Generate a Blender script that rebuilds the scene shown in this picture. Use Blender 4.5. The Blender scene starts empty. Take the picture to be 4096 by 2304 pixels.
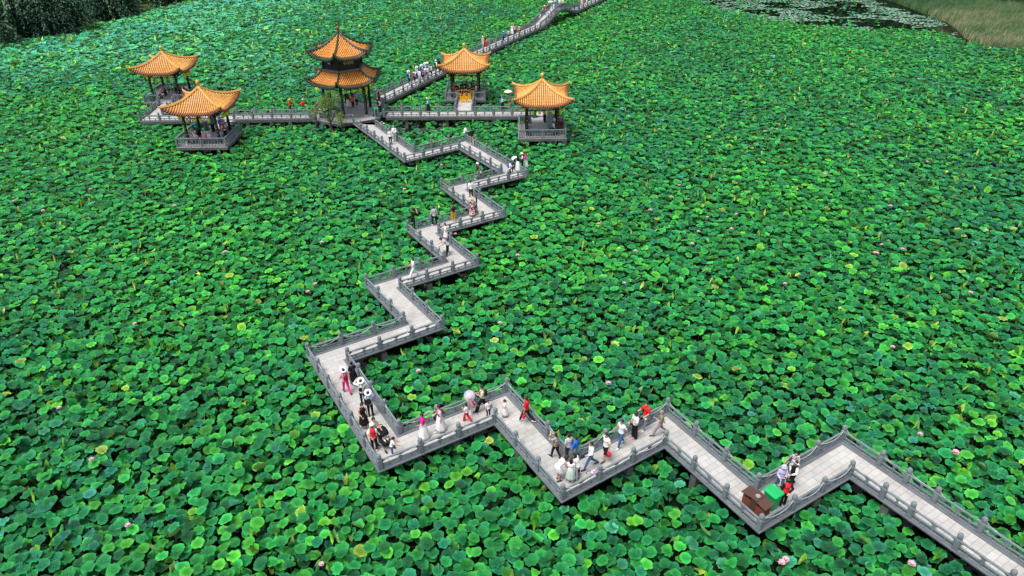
import bpy, math, random
import numpy as np
from mathutils import Vector, Matrix
R = math.radians
random.seed(7)
rng = np.random.default_rng(11)
S = bpy.context.scene
COL = S.collection

# ------------------------------------------------------------------ camera, sky, sun, exposure
FPX, PITCH, ROLL, CZ = 2845.0, R(31.4), R(0.6), 26.3      # focal length in photo pixels (4096 wide)
cam_d = bpy.data.cameras.new('camera'); cam = bpy.data.objects.new('camera', cam_d); COL.objects.link(cam)
cam_d.sensor_width = 36.0; cam_d.lens = 36.0 * FPX / 4096.0
cam_d.clip_start = 0.5; cam_d.clip_end = 2000
cam.location = (0, 0, CZ)
cam.matrix_world = Matrix.Translation((0, 0, CZ)) @ Matrix.Rotation(math.pi/2 - PITCH, 4, 'X') @ Matrix.Rotation(-ROLL, 4, 'Z')
S.camera = cam
W = bpy.data.worlds.new('World'); S.world = W; W.use_nodes = True
nt = W.node_tree; nt.nodes.clear()
sky = nt.nodes.new('ShaderNodeTexSky'); sky.sky_type = 'NISHITA'; sky.sun_disc = False
SUN_EL, SUN_AZ = R(68), R(225)
sky.sun_elevation = SUN_EL; sky.sun_rotation = SUN_AZ; sky.air_density = 1.0; sky.dust_density = 3.0; sky.ozone_density = 1.0
bg = nt.nodes.new('ShaderNodeBackground'); bg.inputs[1].default_value = 0.075
wo = nt.nodes.new('ShaderNodeOutputWorld')
hs = nt.nodes.new('ShaderNodeHueSaturation'); hs.inputs['Saturation'].default_value = .45      # overcast: a greyer sky
nt.links.new(sky.outputs[0], hs.inputs['Color']); nt.links.new(hs.outputs[0], bg.inputs[0]); nt.links.new(bg.outputs[0], wo.inputs[0])
sun_d = bpy.data.lights.new('sun', 'SUN'); sun_d.energy = 1.5; sun_d.angle = R(28); sun_d.color = (1.0, 0.96, 0.9)
sun = bpy.data.objects.new('sun', sun_d); COL.objects.link(sun)
sd = Vector((math.sin(SUN_AZ)*math.cos(SUN_EL), math.cos(SUN_AZ)*math.cos(SUN_EL), math.sin(SUN_EL)))
sun.rotation_euler = (-sd).to_track_quat('-Z', 'Y').to_euler()
S.view_settings.view_transform = 'Standard'; S.view_settings.look = 'None'
S.view_settings.exposure = 1.42; S.view_settings.gamma = 1.0
S.render.engine = 'CYCLES'
S.cycles.max_bounces = 6; S.cycles.diffuse_bounces = 2; S.cycles.glossy_bounces = 3; S.cycles.transmission_bounces = 3
S.cycles.transparent_max_bounces = 6

def _ray(px, py):
    u, v = px-2048.0, py-1152.0; c, s = math.cos(ROLL), math.sin(ROLL); u, v = c*u-s*v, s*u+c*v
    return (u/FPX, math.cos(PITCH)-v/FPX*math.sin(PITCH), -(math.sin(PITCH)+v/FPX*math.cos(PITCH)))
def at(px, py, z=1.3):
    d = _ray(px, py); t = (z-CZ)/d[2]; return Vector((d[0]*t, d[1]*t, z))

# ------------------------------------------------------------------ materials
def _mat(name):
    m = bpy.data.materials.new(name); m.use_nodes = True; n = m.node_tree; n.nodes.clear()
    o = n.nodes.new('ShaderNodeOutputMaterial'); b = n.nodes.new('ShaderNodeBsdfPrincipled')
    n.links.new(b.outputs[0], o.inputs[0]); return m, n, b
def mixcol(n, fac, a, b, mode='MIX'):
    x = n.nodes.new('ShaderNodeMix'); x.data_type = 'RGBA'; x.blend_type = mode
    for i, v in ((0, fac), (6, a), (7, b)):
        if hasattr(v, 'is_output'): n.links.new(v, x.inputs[i])
        elif isinstance(v, (tuple, list)): x.inputs[i].default_value = (*v[:3], 1)
        else: x.inputs[i].default_value = v
    return x.outputs[2]
def math_(n, op, a, b=0.0, clamp=False):
    x = n.nodes.new('ShaderNodeMath'); x.operation = op; x.use_clamp = clamp
    for i, v in ((0, a), (1, b)):
        if hasattr(v, 'is_output'): n.links.new(v, x.inputs[i])
        else: x.inputs[i].default_value = v
    return x.outputs[0]
def noise(n, scale, detail=4.0, rough=.55, coord='Object', vec=None):
    t = n.nodes.new('ShaderNodeTexNoise'); t.inputs['Scale'].default_value = scale
    t.inputs['Detail'].default_value = detail; t.inputs['Roughness'].default_value = rough
    if vec is None:
        tc = n.nodes.new('ShaderNodeTexCoord'); vec = tc.outputs[coord]
    n.links.new(vec, t.inputs['Vector']); return t.outputs['Fac']
def ramp(n, fac, stops):
    r = n.nodes.new('ShaderNodeValToRGB'); e = r.color_ramp.elements
    while len(e) < len(stops): e.new(0.5)
    for i, (p, c) in enumerate(stops): e[i].position = p; e[i].color = (*c[:3], 1)
    n.links.new(fac, r.inputs[0]); return r.outputs[0]
def bump(n, b, h, strength=.4, dist=.02):
    x = n.nodes.new('ShaderNodeBump'); x.inputs['Strength'].default_value = strength; x.inputs['Distance'].default_value = dist
    n.links.new(h, x.inputs['Height']); n.links.new(x.outputs[0], b.inputs['Normal'])
_cache = {}
def plain(name, col, rough=.7, var=.18, scale=9.0, metal=0.0, spec=.4, bmp=0.0):
    key = (name, tuple(col), rough)
    if key in _cache: return _cache[key]
    m, n, b = _mat(name)
    f = noise(n, scale)
    lo = tuple(max(0, c*(1-var)) for c in col); hi = tuple(min(1, c*(1+var)) for c in col)
    n.links.new(ramp(n, f, [(.3, lo), (.7, hi)]), b.inputs['Base Color'])
    b.inputs['Roughness'].default_value = rough; b.inputs['Metallic'].default_value = metal
    b.inputs['Specular IOR Level'].default_value = spec
    if bmp: bump(n, b, f, bmp, .02)
    _cache[key] = m; return m
def srgb(r, g, b):
    f = lambda c: (c/255/12.92) if c/255 <= .04045 else ((c/255+.055)/1.055)**2.4
    return (f(r), f(g), f(b))

def stone_mat(name, col, scale=3.0, grain=60.0, stain=.35, rough=.8):
    m, n, b = _mat(name)
    tc = n.nodes.new('ShaderNodeTexCoord'); g = n.nodes.new('ShaderNodeNewGeometry')
    f1 = noise(n, scale, 5, .6, vec=g.outputs['Position']); f2 = noise(n, grain, 2, .6, vec=g.outputs['Position'])
    base = ramp(n, f1, [(.3, tuple(c*(1-stain) for c in col)), (.65, tuple(c*(1+.25*stain) for c in col))])
    c2 = mixcol(n, .35, base, ramp(n, f2, [(.35, tuple(c*.6 for c in col)), (.65, tuple(c*1.35 for c in col))]))
    n.links.new(c2, b.inputs['Base Color']); b.inputs['Roughness'].default_value = rough
    b.inputs['Specular IOR Level'].default_value = .3
    bump(n, b, f2, .3, .006); return m
M_STONE = stone_mat('grey_carved_stone', (.158, .190, .208))
M_LEDGE = stone_mat('dark_ledge_stone', (.130, .142, .160), 1.2, 40, .4)
M_FASCIA = stone_mat('weathered_concrete', (.11, .11, .112), 1.0, 30, .6, .9)

def paver_mat(name, ang, sx=.62, sy=.32, c1=(.47, .46, .445), c2=(.40, .39, .38)):
    m, n, b = _mat(name)
    g = n.nodes.new('ShaderNodeNewGeometry'); mp = n.nodes.new('ShaderNodeMapping'); mp.inputs['Rotation'].default_value = (0, 0, -ang)
    n.links.new(g.outputs['Position'], mp.inputs['Vector'])
    br = n.nodes.new('ShaderNodeTexBrick'); br.offset = .5
    br.inputs['Scale'].default_value = 1.0; br.inputs['Brick Width'].default_value = sx; br.inputs['Row Height'].default_value = sy
    br.inputs['Mortar Size'].default_value = .009; br.inputs['Mortar Smooth'].default_value = .1; br.inputs['Bias'].default_value = 0
    br.inputs['Color1'].default_value = (*c1, 1); br.inputs['Color2'].default_value = (*c2, 1); br.inputs['Mortar'].default_value = (.22, .21, .2, 1)
    n.links.new(mp.outputs[0], br.inputs['Vector'])
    f = noise(n, .7, 5, .6, vec=g.outputs['Position']); f2 = noise(n, 25, 3, .6, vec=g.outputs['Position'])
    st = ramp(n, f, [(.3, (.80, .79, .78)), (.6, (1, 1, 1))])
    st2 = ramp(n, f2, [(.3, (.9, .9, .9)), (.7, (1.0, 1.0, 1.0))])
    c = mixcol(n, 1.0, mixcol(n, 1.0, br.outputs['Color'], st, 'MULTIPLY'), st2, 'MULTIPLY')
    n.links.new(c, b.inputs['Base Color']); b.inputs['Roughness'].default_value = .75; b.inputs['Specular IOR Level'].default_value = .25
    bump(n, b, br.outputs['Fac'], -.3, .004); return m
M_PAVE = paver_mat('pale_granite_pavers', R(32.5))
M_PAVE_X = paver_mat('pale_granite_pavers_square', R(-1.5), .6, .6)
M_PAVE_U = paver_mat('pale_granite_pavers_long', R(64), .6, .4)
M_CONC = stone_mat('platform_concrete', (.40, .385, .37), .8, 12, .35, .85)
M_WOOD = plain('dark_lacquered_wood', (.012, .009, .009), .45, .3)
M_BEAM = plain('dark_blue_painted_beam', (.018, .02, .026), .5, .5, 14)
M_DARKROOF = plain('eave_underside', (.03, .015, .01), .8)
M_GOLD = plain('gold_leaf_lettering', (.62, .46, .16), .45, .1)

def tile_mat(name, c_lo, c_hi, rough=.42):
    m, n, b = _mat(name); g = n.nodes.new('ShaderNodeNewGeometry')
    sx = n.nodes.new('ShaderNodeSeparateXYZ'); n.links.new(g.outputs['Position'], sx.inputs[0])
    bands = math_(n, 'FRACT', math_(n, 'MULTIPLY', sx.outputs['Z'], 5.0))
    f = noise(n, 2.2, 5, .65, vec=g.outputs['Position']); f2 = noise(n, 14, 3, .6, vec=g.outputs['Position'])
    fac = math_(n, 'ADD', math_(n, 'MULTIPLY', f, .6), math_(n, 'MULTIPLY', f2, .4))
    c = ramp(n, fac, [(.33, c_lo), (.62, c_hi)])
    c = mixcol(n, math_(n, 'LESS_THAN', bands, .12), c, tuple(x*.75 for x in c_lo))
    n.links.new(c, b.inputs['Base Color']); b.inputs['Roughness'].default_value = rough; b.inputs['Specular IOR Level'].default_value = .35
    bump(n, b, f2, .25, .02); return m
M_TILE = tile_mat('yellow_glazed_tile', (.56, .26, .06), (.82, .46, .13))
M_PAN = tile_mat('amber_pan_tile', (.16, .055, .012), (.30, .12, .028))
M_TILE_P = tile_mat('orange_glazed_tile', (.54, .19, .025), (.80, .36, .06))
M_PAN_P = tile_mat('rust_pan_tile', (.13, .036, .008), (.24, .075, .013))
M_RIDGE = tile_mat('yellow_ridge_tile', (.56, .27, .07), (.80, .43, .12), .4)
M_EAVE = plain('brown_eave_tile', (.24, .085, .04), .4, .5, 7)
M_GREEN = plain('dark_green_glazed_tile', (.022, .05, .032), .35, .6, 7)
M_LANT = plain('yellow_lantern_cloth', (.92, .80, .06), .6, .04)
_n = M_LANT.node_tree; _t = _n.nodes.new('ShaderNodeBsdfTranslucent'); _t.inputs[0].default_value = (1, .92, .12, 1); _x = _n.nodes.new('ShaderNodeMixShader'); _x.inputs[0].default_value = .45
_n.links.new(_n.nodes['Principled BSDF'].outputs[0], _x.inputs[1]); _n.links.new(_t.outputs[0], _x.inputs[2]); _n.links.new(_x.outputs[0], _n.nodes['Material Output'].inputs[0])
M_ROPE = plain('white_cord', (.6, .6, .62), .6)

def leaf_mat():
    m, n, b = _mat('lotus_leaf')
    a = n.nodes.new('ShaderNodeAttribute'); a.attribute_name = 'leaf'; a.attribute_type = 'GEOMETRY'
    s = n.nodes.new('ShaderNodeSeparateColor'); n.links.new(a.outputs['Color'], s.inputs[0])
    hue, rad, ang, val = s.outputs[0], s.outputs[1], s.outputs[2], a.outputs['Alpha']
    col = ramp(n, hue, [(0.0, (.030, .23, .125)), (.20, (.003, .11, .046)), (.45, (.006, .150, .034)), (.68, (.012, .235, .040)), (.85, (.035, .30, .026)), (.94, (.08, .34, .012)), (1.0, (.28, .40, .06))])
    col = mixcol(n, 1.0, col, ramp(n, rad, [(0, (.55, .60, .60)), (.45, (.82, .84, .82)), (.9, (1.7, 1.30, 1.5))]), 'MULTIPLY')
    fv = math_(n, 'ABSOLUTE', math_(n, 'SINE', math_(n, 'MULTIPLY', ang, math.pi*20)))
    vein = math_(n, 'LESS_THAN', fv, math_(n, 'DIVIDE', .07, math_(n, 'ADD', rad, .12)))
    col = mixcol(n, math_(n, 'MULTIPLY', vein, .14), col, (.06, .28, .09))
    g = n.nodes.new('ShaderNodeNewGeometry')
    f = noise(n, 3, 3, .5, vec=g.outputs['Position'])
    col = mixcol(n, 1.0, col, ramp(n, f, [(.3, (.82, .85, .85)), (.7, (1.15, 1.1, 1.1))]), 'MULTIPLY')
    big = noise(n, .06, 3, .5, vec=g.outputs['Position'])
    col = mixcol(n, 1.0, col, ramp(n, big, [(.35, (.85, .9, 1.15)), (.65, (1.2, 1.1, .85))]), 'MULTIPLY')
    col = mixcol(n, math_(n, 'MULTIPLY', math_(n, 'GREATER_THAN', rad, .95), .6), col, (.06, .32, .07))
    col = mixcol(n, math_(n, 'LESS_THAN', rad, .04), col, (.16, .32, .10))
    br = n.nodes.new('ShaderNodeCombineXYZ')
    for i in range(3): n.links.new(val, br.inputs[i])
    col = mixcol(n, 1.0, col, br.outputs[0], 'MULTIPLY')
    back = mixcol(n, g.outputs['Backfacing'], col, (.16, .34, .10))
    n.links.new(back, b.inputs['Base Color'])
    b.inputs['Roughness'].default_value = .5; b.inputs['Specular IOR Level'].default_value = .20
    b.inputs['Sheen Weight'].default_value = .05; b.inputs['Sheen Roughness'].default_value = .45; b.inputs['Sheen Tint'].default_value = (.7, .95, .95, 1)
    tr = n.nodes.new('ShaderNodeBsdfTranslucent'); n.links.new(mixcol(n, 1.0, back, (1.6, 1.5, .6), 'MULTIPLY'), tr.inputs[0])
    mx = n.nodes.new('ShaderNodeMixShader'); mx.inputs[0].default_value = .10
    n.links.new(b.outputs[0], mx.inputs[1]); n.links.new(tr.outputs[0], mx.inputs[2])
    out = [x for x in n.nodes if x.type == 'OUTPUT_MATERIAL'][0]; n.links.new(mx.outputs[0], out.inputs[0])
    bump(n, b, math_(n, 'MULTIPLY', fv, rad), .7, .03)
    return m
M_LEAF = leaf_mat()
M_STEM = plain('lotus_stem', (.05, .13, .03), .7)

def foliage_mat(name, stops, tint=(1, 1, 1), rough=.7, attr='tint', spec=.3):
    m, n, b = _mat(name); a = n.nodes.new('ShaderNodeAttribute'); a.attribute_name = attr
    col = ramp(n, a.outputs['Fac'], stops)
    n.links.new(col, b.inputs['Base Color']); b.inputs['Roughness'].default_value = rough; b.inputs['Specular IOR Level'].default_value = spec
    return m
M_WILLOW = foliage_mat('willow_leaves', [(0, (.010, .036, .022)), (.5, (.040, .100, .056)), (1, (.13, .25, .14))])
M_SAPL = foliage_mat('young_willow_leaves', [(0, (.06, .13, .02)), (.5, (.12, .21, .03)), (1, (.24, .33, .06))])
M_BARK = plain('willow_bark', (.07, .055, .042), .9, .4, 6, bmp=.5)
M_REED = foliage_mat('reeds', [(0, (.025, .085, .03)), (.35, (.065, .13, .045)), (.7, (.13, .17, .075)), (1, (.25, .23, .15))])
M_BANKP = foliage_mat('bank_plants', [(0, (.012, .03, .012)), (.55, (.03, .065, .018)), (.85, (.07, .10, .02)), (1, (.30, .20, .02))])
M_PAD = foliage_mat('lily_pads', [(0, (.10, .26, .15)), (.6, (.24, .42, .31)), (1, (.34, .50, .40))], rough=.35, spec=.7)
M_BUSH = foliage_mat('bush_leaves', [(0, (.01, .05, .02)), (.6, (.02, .11, .04)), (1, (.06, .20, .07))])

# ------------------------------------------------------------------ mesh builder
class MB:
    def __init__(s): s.v = []; s.f = []; s.n = 0
    def add(s, v, f):
        v = np.asarray(v, float); s.v.append(v); s.f += [tuple(i+s.n for i in q) for q in f]; s.n += len(v); return s
    def box(s, c, d, rot=0.0, bev=0.0):
        x, y, z = d[0]/2, d[1]/2, d[2]/2
        if bev:
            pr = [(-x+bev, -y), (x-bev, -y), (x, -y+bev), (x, y-bev), (x-bev, y), (-x+bev, y), (-x, y-bev), (-x, -y+bev)]
            k = (x-bev)/x; pi = [(a*k, b2*(y-bev)/y) for a, b2 in pr]
            v = [(a, b2, -z) for a, b2 in pr]+[(a, b2, z-bev) for a, b2 in pr]+[(a, b2, z) for a, b2 in pi]
            f = [tuple(range(7, -1, -1)), tuple(range(16, 24))]
            for l in (0, 8):
                f += [(l+i, l+(i+1) % 8, l+8+(i+1) % 8, l+8+i) for i in range(8)]
        else:
            v = [(-x, -y, -z), (x, -y, -z), (x, y, -z), (-x, y, -z), (-x, -y, z), (x, -y, z), (x, y, z), (-x, y, z)]
            f = [(3, 2, 1, 0), (4, 5, 6, 7), (0, 1, 5, 4), (1, 2, 6, 5), (2, 3, 7, 6), (3, 0, 4, 7)]
        v = np.array(v, float); cc, ss = math.cos(rot), math.sin(rot)
        v = np.stack([v[:, 0]*cc-v[:, 1]*ss+c[0], v[:, 0]*ss+v[:, 1]*cc+c[1], v[:, 2]+c[2]], 1)
        return s.add(v, f)
    def beam(s, a, b, w, h):
        a, b = Vector(a), Vector(b); d = b-a; L_ = d.length; x = d.normalized(); y = Vector((0, 0, 1)).cross(x)
        y = y.normalized() if y.length > 1e-4 else Vector((1, 0, 0)); z = x.cross(y); v = []
        for p in (a, b):
            for i, j in ((-1, -1), (1, -1), (1, 1), (-1, 1)): v.append(p+y*(i*w/2)+z*(j*h/2))
        return s.add([tuple(q) for q in v], [(3, 2, 1, 0), (4, 5, 6, 7), (0, 1, 5, 4), (1, 2, 6, 5), (2, 3, 7, 6), (3, 0, 4, 7)])
    def tube(s, pts, r, n=8, caps=True):
        pts = [Vector(p) for p in pts]; rs = r if isinstance(r, (list, tuple)) else [r]*len(pts); v = []; f = []
        up = None
        for i, p in enumerate(pts):
            d = (pts[min(i+1, len(pts)-1)]-pts[max(i-1, 0)]).normalized()
            if up is None: up = Vector((0, 0, 1)) if abs(d.z) < .9 else Vector((1, 0, 0))
            x = d.cross(up).normalized(); y = x.cross(d).normalized(); up = y
            for k in range(n):
                a = 2*math.pi*k/n; v.append(tuple(p+x*(math.cos(a)*rs[i])+y*(math.sin(a)*rs[i])))
        for i in range(len(pts)-1):
            f += [(i*n+k, i*n+(k+1) % n, (i+1)*n+(k+1) % n, (i+1)*n+k) for k in range(n)]
        if caps: f += [tuple(range(n-1, -1, -1)), tuple(range((len(pts)-1)*n, len(pts)*n))]
        return s.add(v, f)
    def lathe(s, prof, c=(0, 0, 0), n=12, sq=False, rot=0.0):
        v = []; f = []
        for r, z in prof:
            for k in range(n):
                a = 2*math.pi*k/n+rot; v.append((c[0]+r*math.cos(a), c[1]+r*math.sin(a), c[2]+z))
        for i in range(len(prof)-1):
            f += [(i*n+k, i*n+(k+1) % n, (i+1)*n+(k+1) % n, (i+1)*n+k) for k in range(n)]
        f += [tuple(range(n-1, -1, -1)), tuple(range((len(prof)-1)*n, len(prof)*n))]
        return s.add(v, f)
    def loft(s, rings, closed=True, caps=True):
        n = len(rings[0]); v = [p for r in rings for p in r]; f = []
        for i in range(len(rings)-1):
            f += [(i*n+k, i*n+(k+1) % n, (i+1)*n+(k+1) % n, (i+1)*n+k) for k in range(n if closed else n-1)]
        if caps: f += [tuple(range(n-1, -1, -1)), tuple(range((len(rings)-1)*n, len(rings)*n))]
        return s.add(v, f)
    def ell(s, c, r, tilt=0.0, n=10, m=6):
        """ellipsoid; tilt turns it about the Y axis"""
        v = [(0, 0, -r[2])]; ct, st = math.cos(tilt), math.sin(tilt)
        for i in range(1, m):
            ph = -math.pi/2+math.pi*i/m
            for k in range(n): a = 2*math.pi*k/n; v.append((r[0]*math.cos(ph)*math.cos(a), r[1]*math.cos(ph)*math.sin(a), r[2]*math.sin(ph)))
        v.append((0, 0, r[2])); f = [(0, 1+(k+1) % n, 1+k) for k in range(n)]
        for i in range(m-2):
            a = 1+i*n; f += [(a+k, a+(k+1) % n, a+n+(k+1) % n, a+n+k) for k in range(n)]
        a = 1+(m-2)*n; f += [(a+k, a+(k+1) % n, len(v)-1) for k in range(n)]
        v = np.array(v); v = np.stack([v[:, 0]*ct+v[:, 2]*st+c[0], v[:, 1]+c[1], -v[:, 0]*st+v[:, 2]*ct+c[2]], 1)
        return s.add(v, f)
    def cap(s, a, ra, b, rb, n=8):
        """tapered capsule"""
        a, b = Vector(a), Vector(b); d = (b-a); L_ = max(d.length, 1e-5); d = d/L_
        x = d.orthogonal().normalized(); y = d.cross(x); pr = [(-ra*.85, ra*.53), (0, ra), (L_, rb), (L_+rb*.85, rb*.53)]
        v = [tuple(a-d*ra)]; f = []
        for t, r in pr:
            for k in range(n): g = 2*math.pi*k/n; v.append(tuple(a+d*t+x*(math.cos(g)*r)+y*(math.sin(g)*r)))
        v.append(tuple(b+d*rb)); f = [(0, 1+(k+1) % n, 1+k) for k in range(n)]
        for i in range(3):
            q = 1+i*n; f += [(q+k, q+(k+1) % n, q+n+(k+1) % n, q+n+k) for k in range(n)]
        q = 1+3*n; f += [(q+k, q+(k+1) % n, len(v)-1) for k in range(n)]
        return s.add(v, f)
    def mesh(s, name, mat, off=(0, 0, 0), smooth=True):
        me = bpy.data.meshes.new(name); v = np.concatenate(s.v)-np.array(off)
        me.from_pydata(v.tolist(), [], s.f); me.materials.append(mat)
        if smooth: me.polygons.foreach_set('use_smooth', [True]*len(me.polygons))
        me.update(); return me
    def build(s, name, mat, parent=None, smooth=False, off=None, auto=True):
        if off is None: off = tuple(parent['_o']) if parent is not None and '_o' in parent.keys() else (0, 0, 0)
        me = s.mesh(name, mat, off, smooth)
        o = bpy.data.objects.new(name, me); COL.objects.link(o)
        if parent is not None: o.parent = parent; o['_o'] = off
        return o
def tag(o, label=None, cat=None, group=None, kind=None):
    if label: o['label'] = label
    if cat: o['category'] = cat
    if group: o['group'] = group
    if kind: o['kind'] = kind
    return o
def thing(name, loc, label, cat, group=None, rz=0.0, scale=1.0, local=False):
    o = bpy.data.objects.new(name, None); COL.objects.link(o); o.location = loc; o.rotation_euler = (0, 0, rz)
    o.scale = (scale,)*3; o.empty_display_size = .3
    if not local: o['_o'] = tuple(loc)
    return tag(o, label, cat, group)
def inst(name, me, parent, loc, rz=0.0, sc=(1, 1, 1), po=(0, 0, 0)):
    o = bpy.data.objects.new(name, me); COL.objects.link(o)
    if parent is not None: o.parent = parent
    o.location = (loc[0]-po[0], loc[1]-po[1], loc[2]-po[2]); o.rotation_euler = (0, 0, rz); o.scale = sc; return o
def np_mesh(name, mat, V, F, attrs=(), smooth=True):
    """big mesh from arrays; F is a list of (k, n) index arrays"""
    me = bpy.data.meshes.new(name); me.vertices.add(len(V)); me.vertices.foreach_set('co', np.asarray(V, np.float32).ravel())
    tot = sum(f.size for f in F); cnt = sum(len(f) for f in F)
    me.loops.add(tot); me.polygons.add(cnt)
    me.loops.foreach_set('vertex_index', np.concatenate([f.ravel() for f in F]).astype(np.int32))
    sizes = np.concatenate([np.full(len(f), f.shape[1]) for f in F]); st = np.concatenate([[0], np.cumsum(sizes)[:-1]])
    me.polygons.foreach_set('loop_start', st.astype(np.int32)); me.polygons.foreach_set('loop_total', sizes.astype(np.int32))
    if smooth: me.polygons.foreach_set('use_smooth', np.ones(cnt, bool))
    for nm, ty, data in attrs:
        at_ = me.attributes.new(nm, ty, 'POINT'); at_.data.foreach_set('color' if ty == 'FLOAT_COLOR' else 'value', np.asarray(data, np.float32).ravel())
    me.materials.append(mat); me.update(calc_edges=True); me.validate()
    return me
def np_obj(name, me, parent=None, loc=(0, 0, 0)):
    o = bpy.data.objects.new(name, me); COL.objects.link(o); o.location = loc
    if parent is not None: o.parent = parent
    return o

# ------------------------------------------------------------------ plan of the walkways (metres)
DZ = 1.3
LC = [(-17.082, 75.823), (-10.083, 64.313), (-5.057, 67.614), (-0.862, 61.146), (-6.057, 57.95), (-2.984, 52.894), (-8.025, 49.666), (-4.814, 44.644), (-9.866, 41.489), (-6.741, 36.76), (-11.92, 33.585), (-6.363, 24.472), (-0.917, 27.702), (2.185, 22.528), (7.465, 25.917), (10.545, 20.722), (15.694, 23.781), (21.827, 14.334)]
RC = [(-14.505, 75.068), (-9.493, 66.748), (-4.543, 70.132), (1.503, 60.523), (-3.695, 57.396), (-0.531, 52.18), (-5.566, 49.128), (-2.436, 44.148), (-7.511, 41.05), (-4.313, 36.342), (-9.505, 33.049), (-5.744, 26.931), (-0.33, 30.132), (2.775, 24.952), (8.017, 28.362), (11.139, 23.063), (16.276, 26.131), (22.121, 16.889)]
LP = [(-17.082, 75.823), (-15.963, 73.982), (-15.024, 72.437), (-13.956, 70.682), (-12.931, 68.996), (-11.873, 67.256), (-10.949, 65.738), (-10.083, 64.313), (-8.401, 65.417), (-6.736, 66.511), (-5.057, 67.614), (-3.936, 65.885), (-2.906, 64.298), (-1.881, 62.717), (-0.862, 61.146), (-2.581, 60.088), (-4.339, 59.006), (-6.057, 57.95), (-4.934, 56.102), (-3.955, 54.492), (-2.984, 52.894), (-4.651, 51.826), (-6.319, 50.758), (-8.025, 49.666), (-6.885, 47.884), (-5.858, 46.277), (-4.814, 44.644), (-6.482, 43.602), (-8.193, 42.534), (-9.866, 41.489), (-8.77, 39.831), (-7.74, 38.272), (-6.741, 36.76), (-8.45, 35.712), (-10.235, 34.618), (-11.92, 33.585), (-10.968, 32.025), (-10.093, 30.59), (-9.127, 29.006), (-8.261, 27.586), (-7.307, 26.02), (-6.363, 24.472), (-4.538, 25.555), (-2.734, 26.625), (-0.917, 27.702), (0.113, 25.984), (1.151, 24.253), (2.185, 22.528), (3.971, 23.674), (5.701, 24.785), (7.465, 25.917), (8.483, 24.2), (9.519, 22.452), (10.545, 20.722), (12.309, 21.769), (14.021, 22.787), (15.694, 23.781), (16.591, 22.4), (17.3, 21.308), (18.4, 19.613), (19.54, 17.856), (20.683, 16.095), (21.827, 14.334)]
RP = [(-14.505, 75.068), (-13.614, 73.589), (-12.557, 71.835), (-11.54, 70.146), (-10.506, 68.43), (-9.493, 66.748), (-7.885, 67.847), (-6.218, 68.987), (-4.543, 70.132), (-3.38, 68.282), (-2.354, 66.651), (-1.324, 65.015), (-0.333, 63.44), (0.585, 61.982), (1.503, 60.523), (-0.203, 59.497), (-1.949, 58.447), (-3.695, 57.396), (-2.632, 55.644), (-1.597, 53.937), (-0.531, 52.18), (-2.268, 51.127), (-3.976, 50.092), (-5.566, 49.128), (-4.525, 47.472), (-3.463, 45.783), (-2.436, 44.148), (-4.106, 43.128), (-5.812, 42.087), (-7.511, 41.05), (-6.493, 39.551), (-5.395, 37.936), (-4.313, 36.342), (-6.05, 35.241), (-7.816, 34.121), (-9.505, 33.049), (-8.593, 31.566), (-7.632, 30.002), (-6.698, 28.482), (-5.744, 26.931), (-3.945, 27.995), (-2.12, 29.074), (-0.33, 30.132), (0.696, 28.419), (1.723, 26.707), (2.775, 24.952), (4.51, 26.08), (6.264, 27.221), (8.017, 28.362), (9.084, 26.551), (10.124, 24.787), (11.139, 23.063), (12.894, 24.112), (14.585, 25.122), (16.276, 26.131), (17.368, 24.404), (18.078, 23.283), (18.808, 22.127), (19.876, 20.439), (20.999, 18.664), (22.121, 16.889)]
def offset_line(pts, d):
    """shift a polyline to its left by d, mitred"""
    P = [Vector(p) for p in pts]; out = []
    for i, p in enumerate(P):
        ns = []
        if i > 0: t = (P[i]-P[i-1]).normalized(); ns.append(Vector((-t.y, t.x)))
        if i < len(P)-1: t = (P[i+1]-P[i]).normalized(); ns.append(Vector((-t.y, t.x)))
        n = (ns[0]+ns[-1]).normalized(); k = n.dot(ns[0]); out.append(tuple(p+n*(d/max(k, .3))))
    return out
def strip(mb, A, B, z0, z1):
    """solid slab between two matched polylines"""
    n = len(A); v = [(*p, z1) for p in A]+[(*p, z1) for p in B]+[(*p, z0) for p in A]+[(*p, z0) for p in B]; f = []
    for i in range(n-1):
        f += [(i, n+i, n+i+1, i+1)[::-1], (2*n+i, 3*n+i, 3*n+i+1, 2*n+i+1), (i, i+1, 2*n+i+1, 2*n+i), (n+i+1, n+i, 3*n+i, 3*n+i+1)]
    f += [(n, 0, 2*n, 3*n), (n-1, 2*n-1, 4*n-1, 3*n-1)]
    mb.add(v, f)

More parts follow.
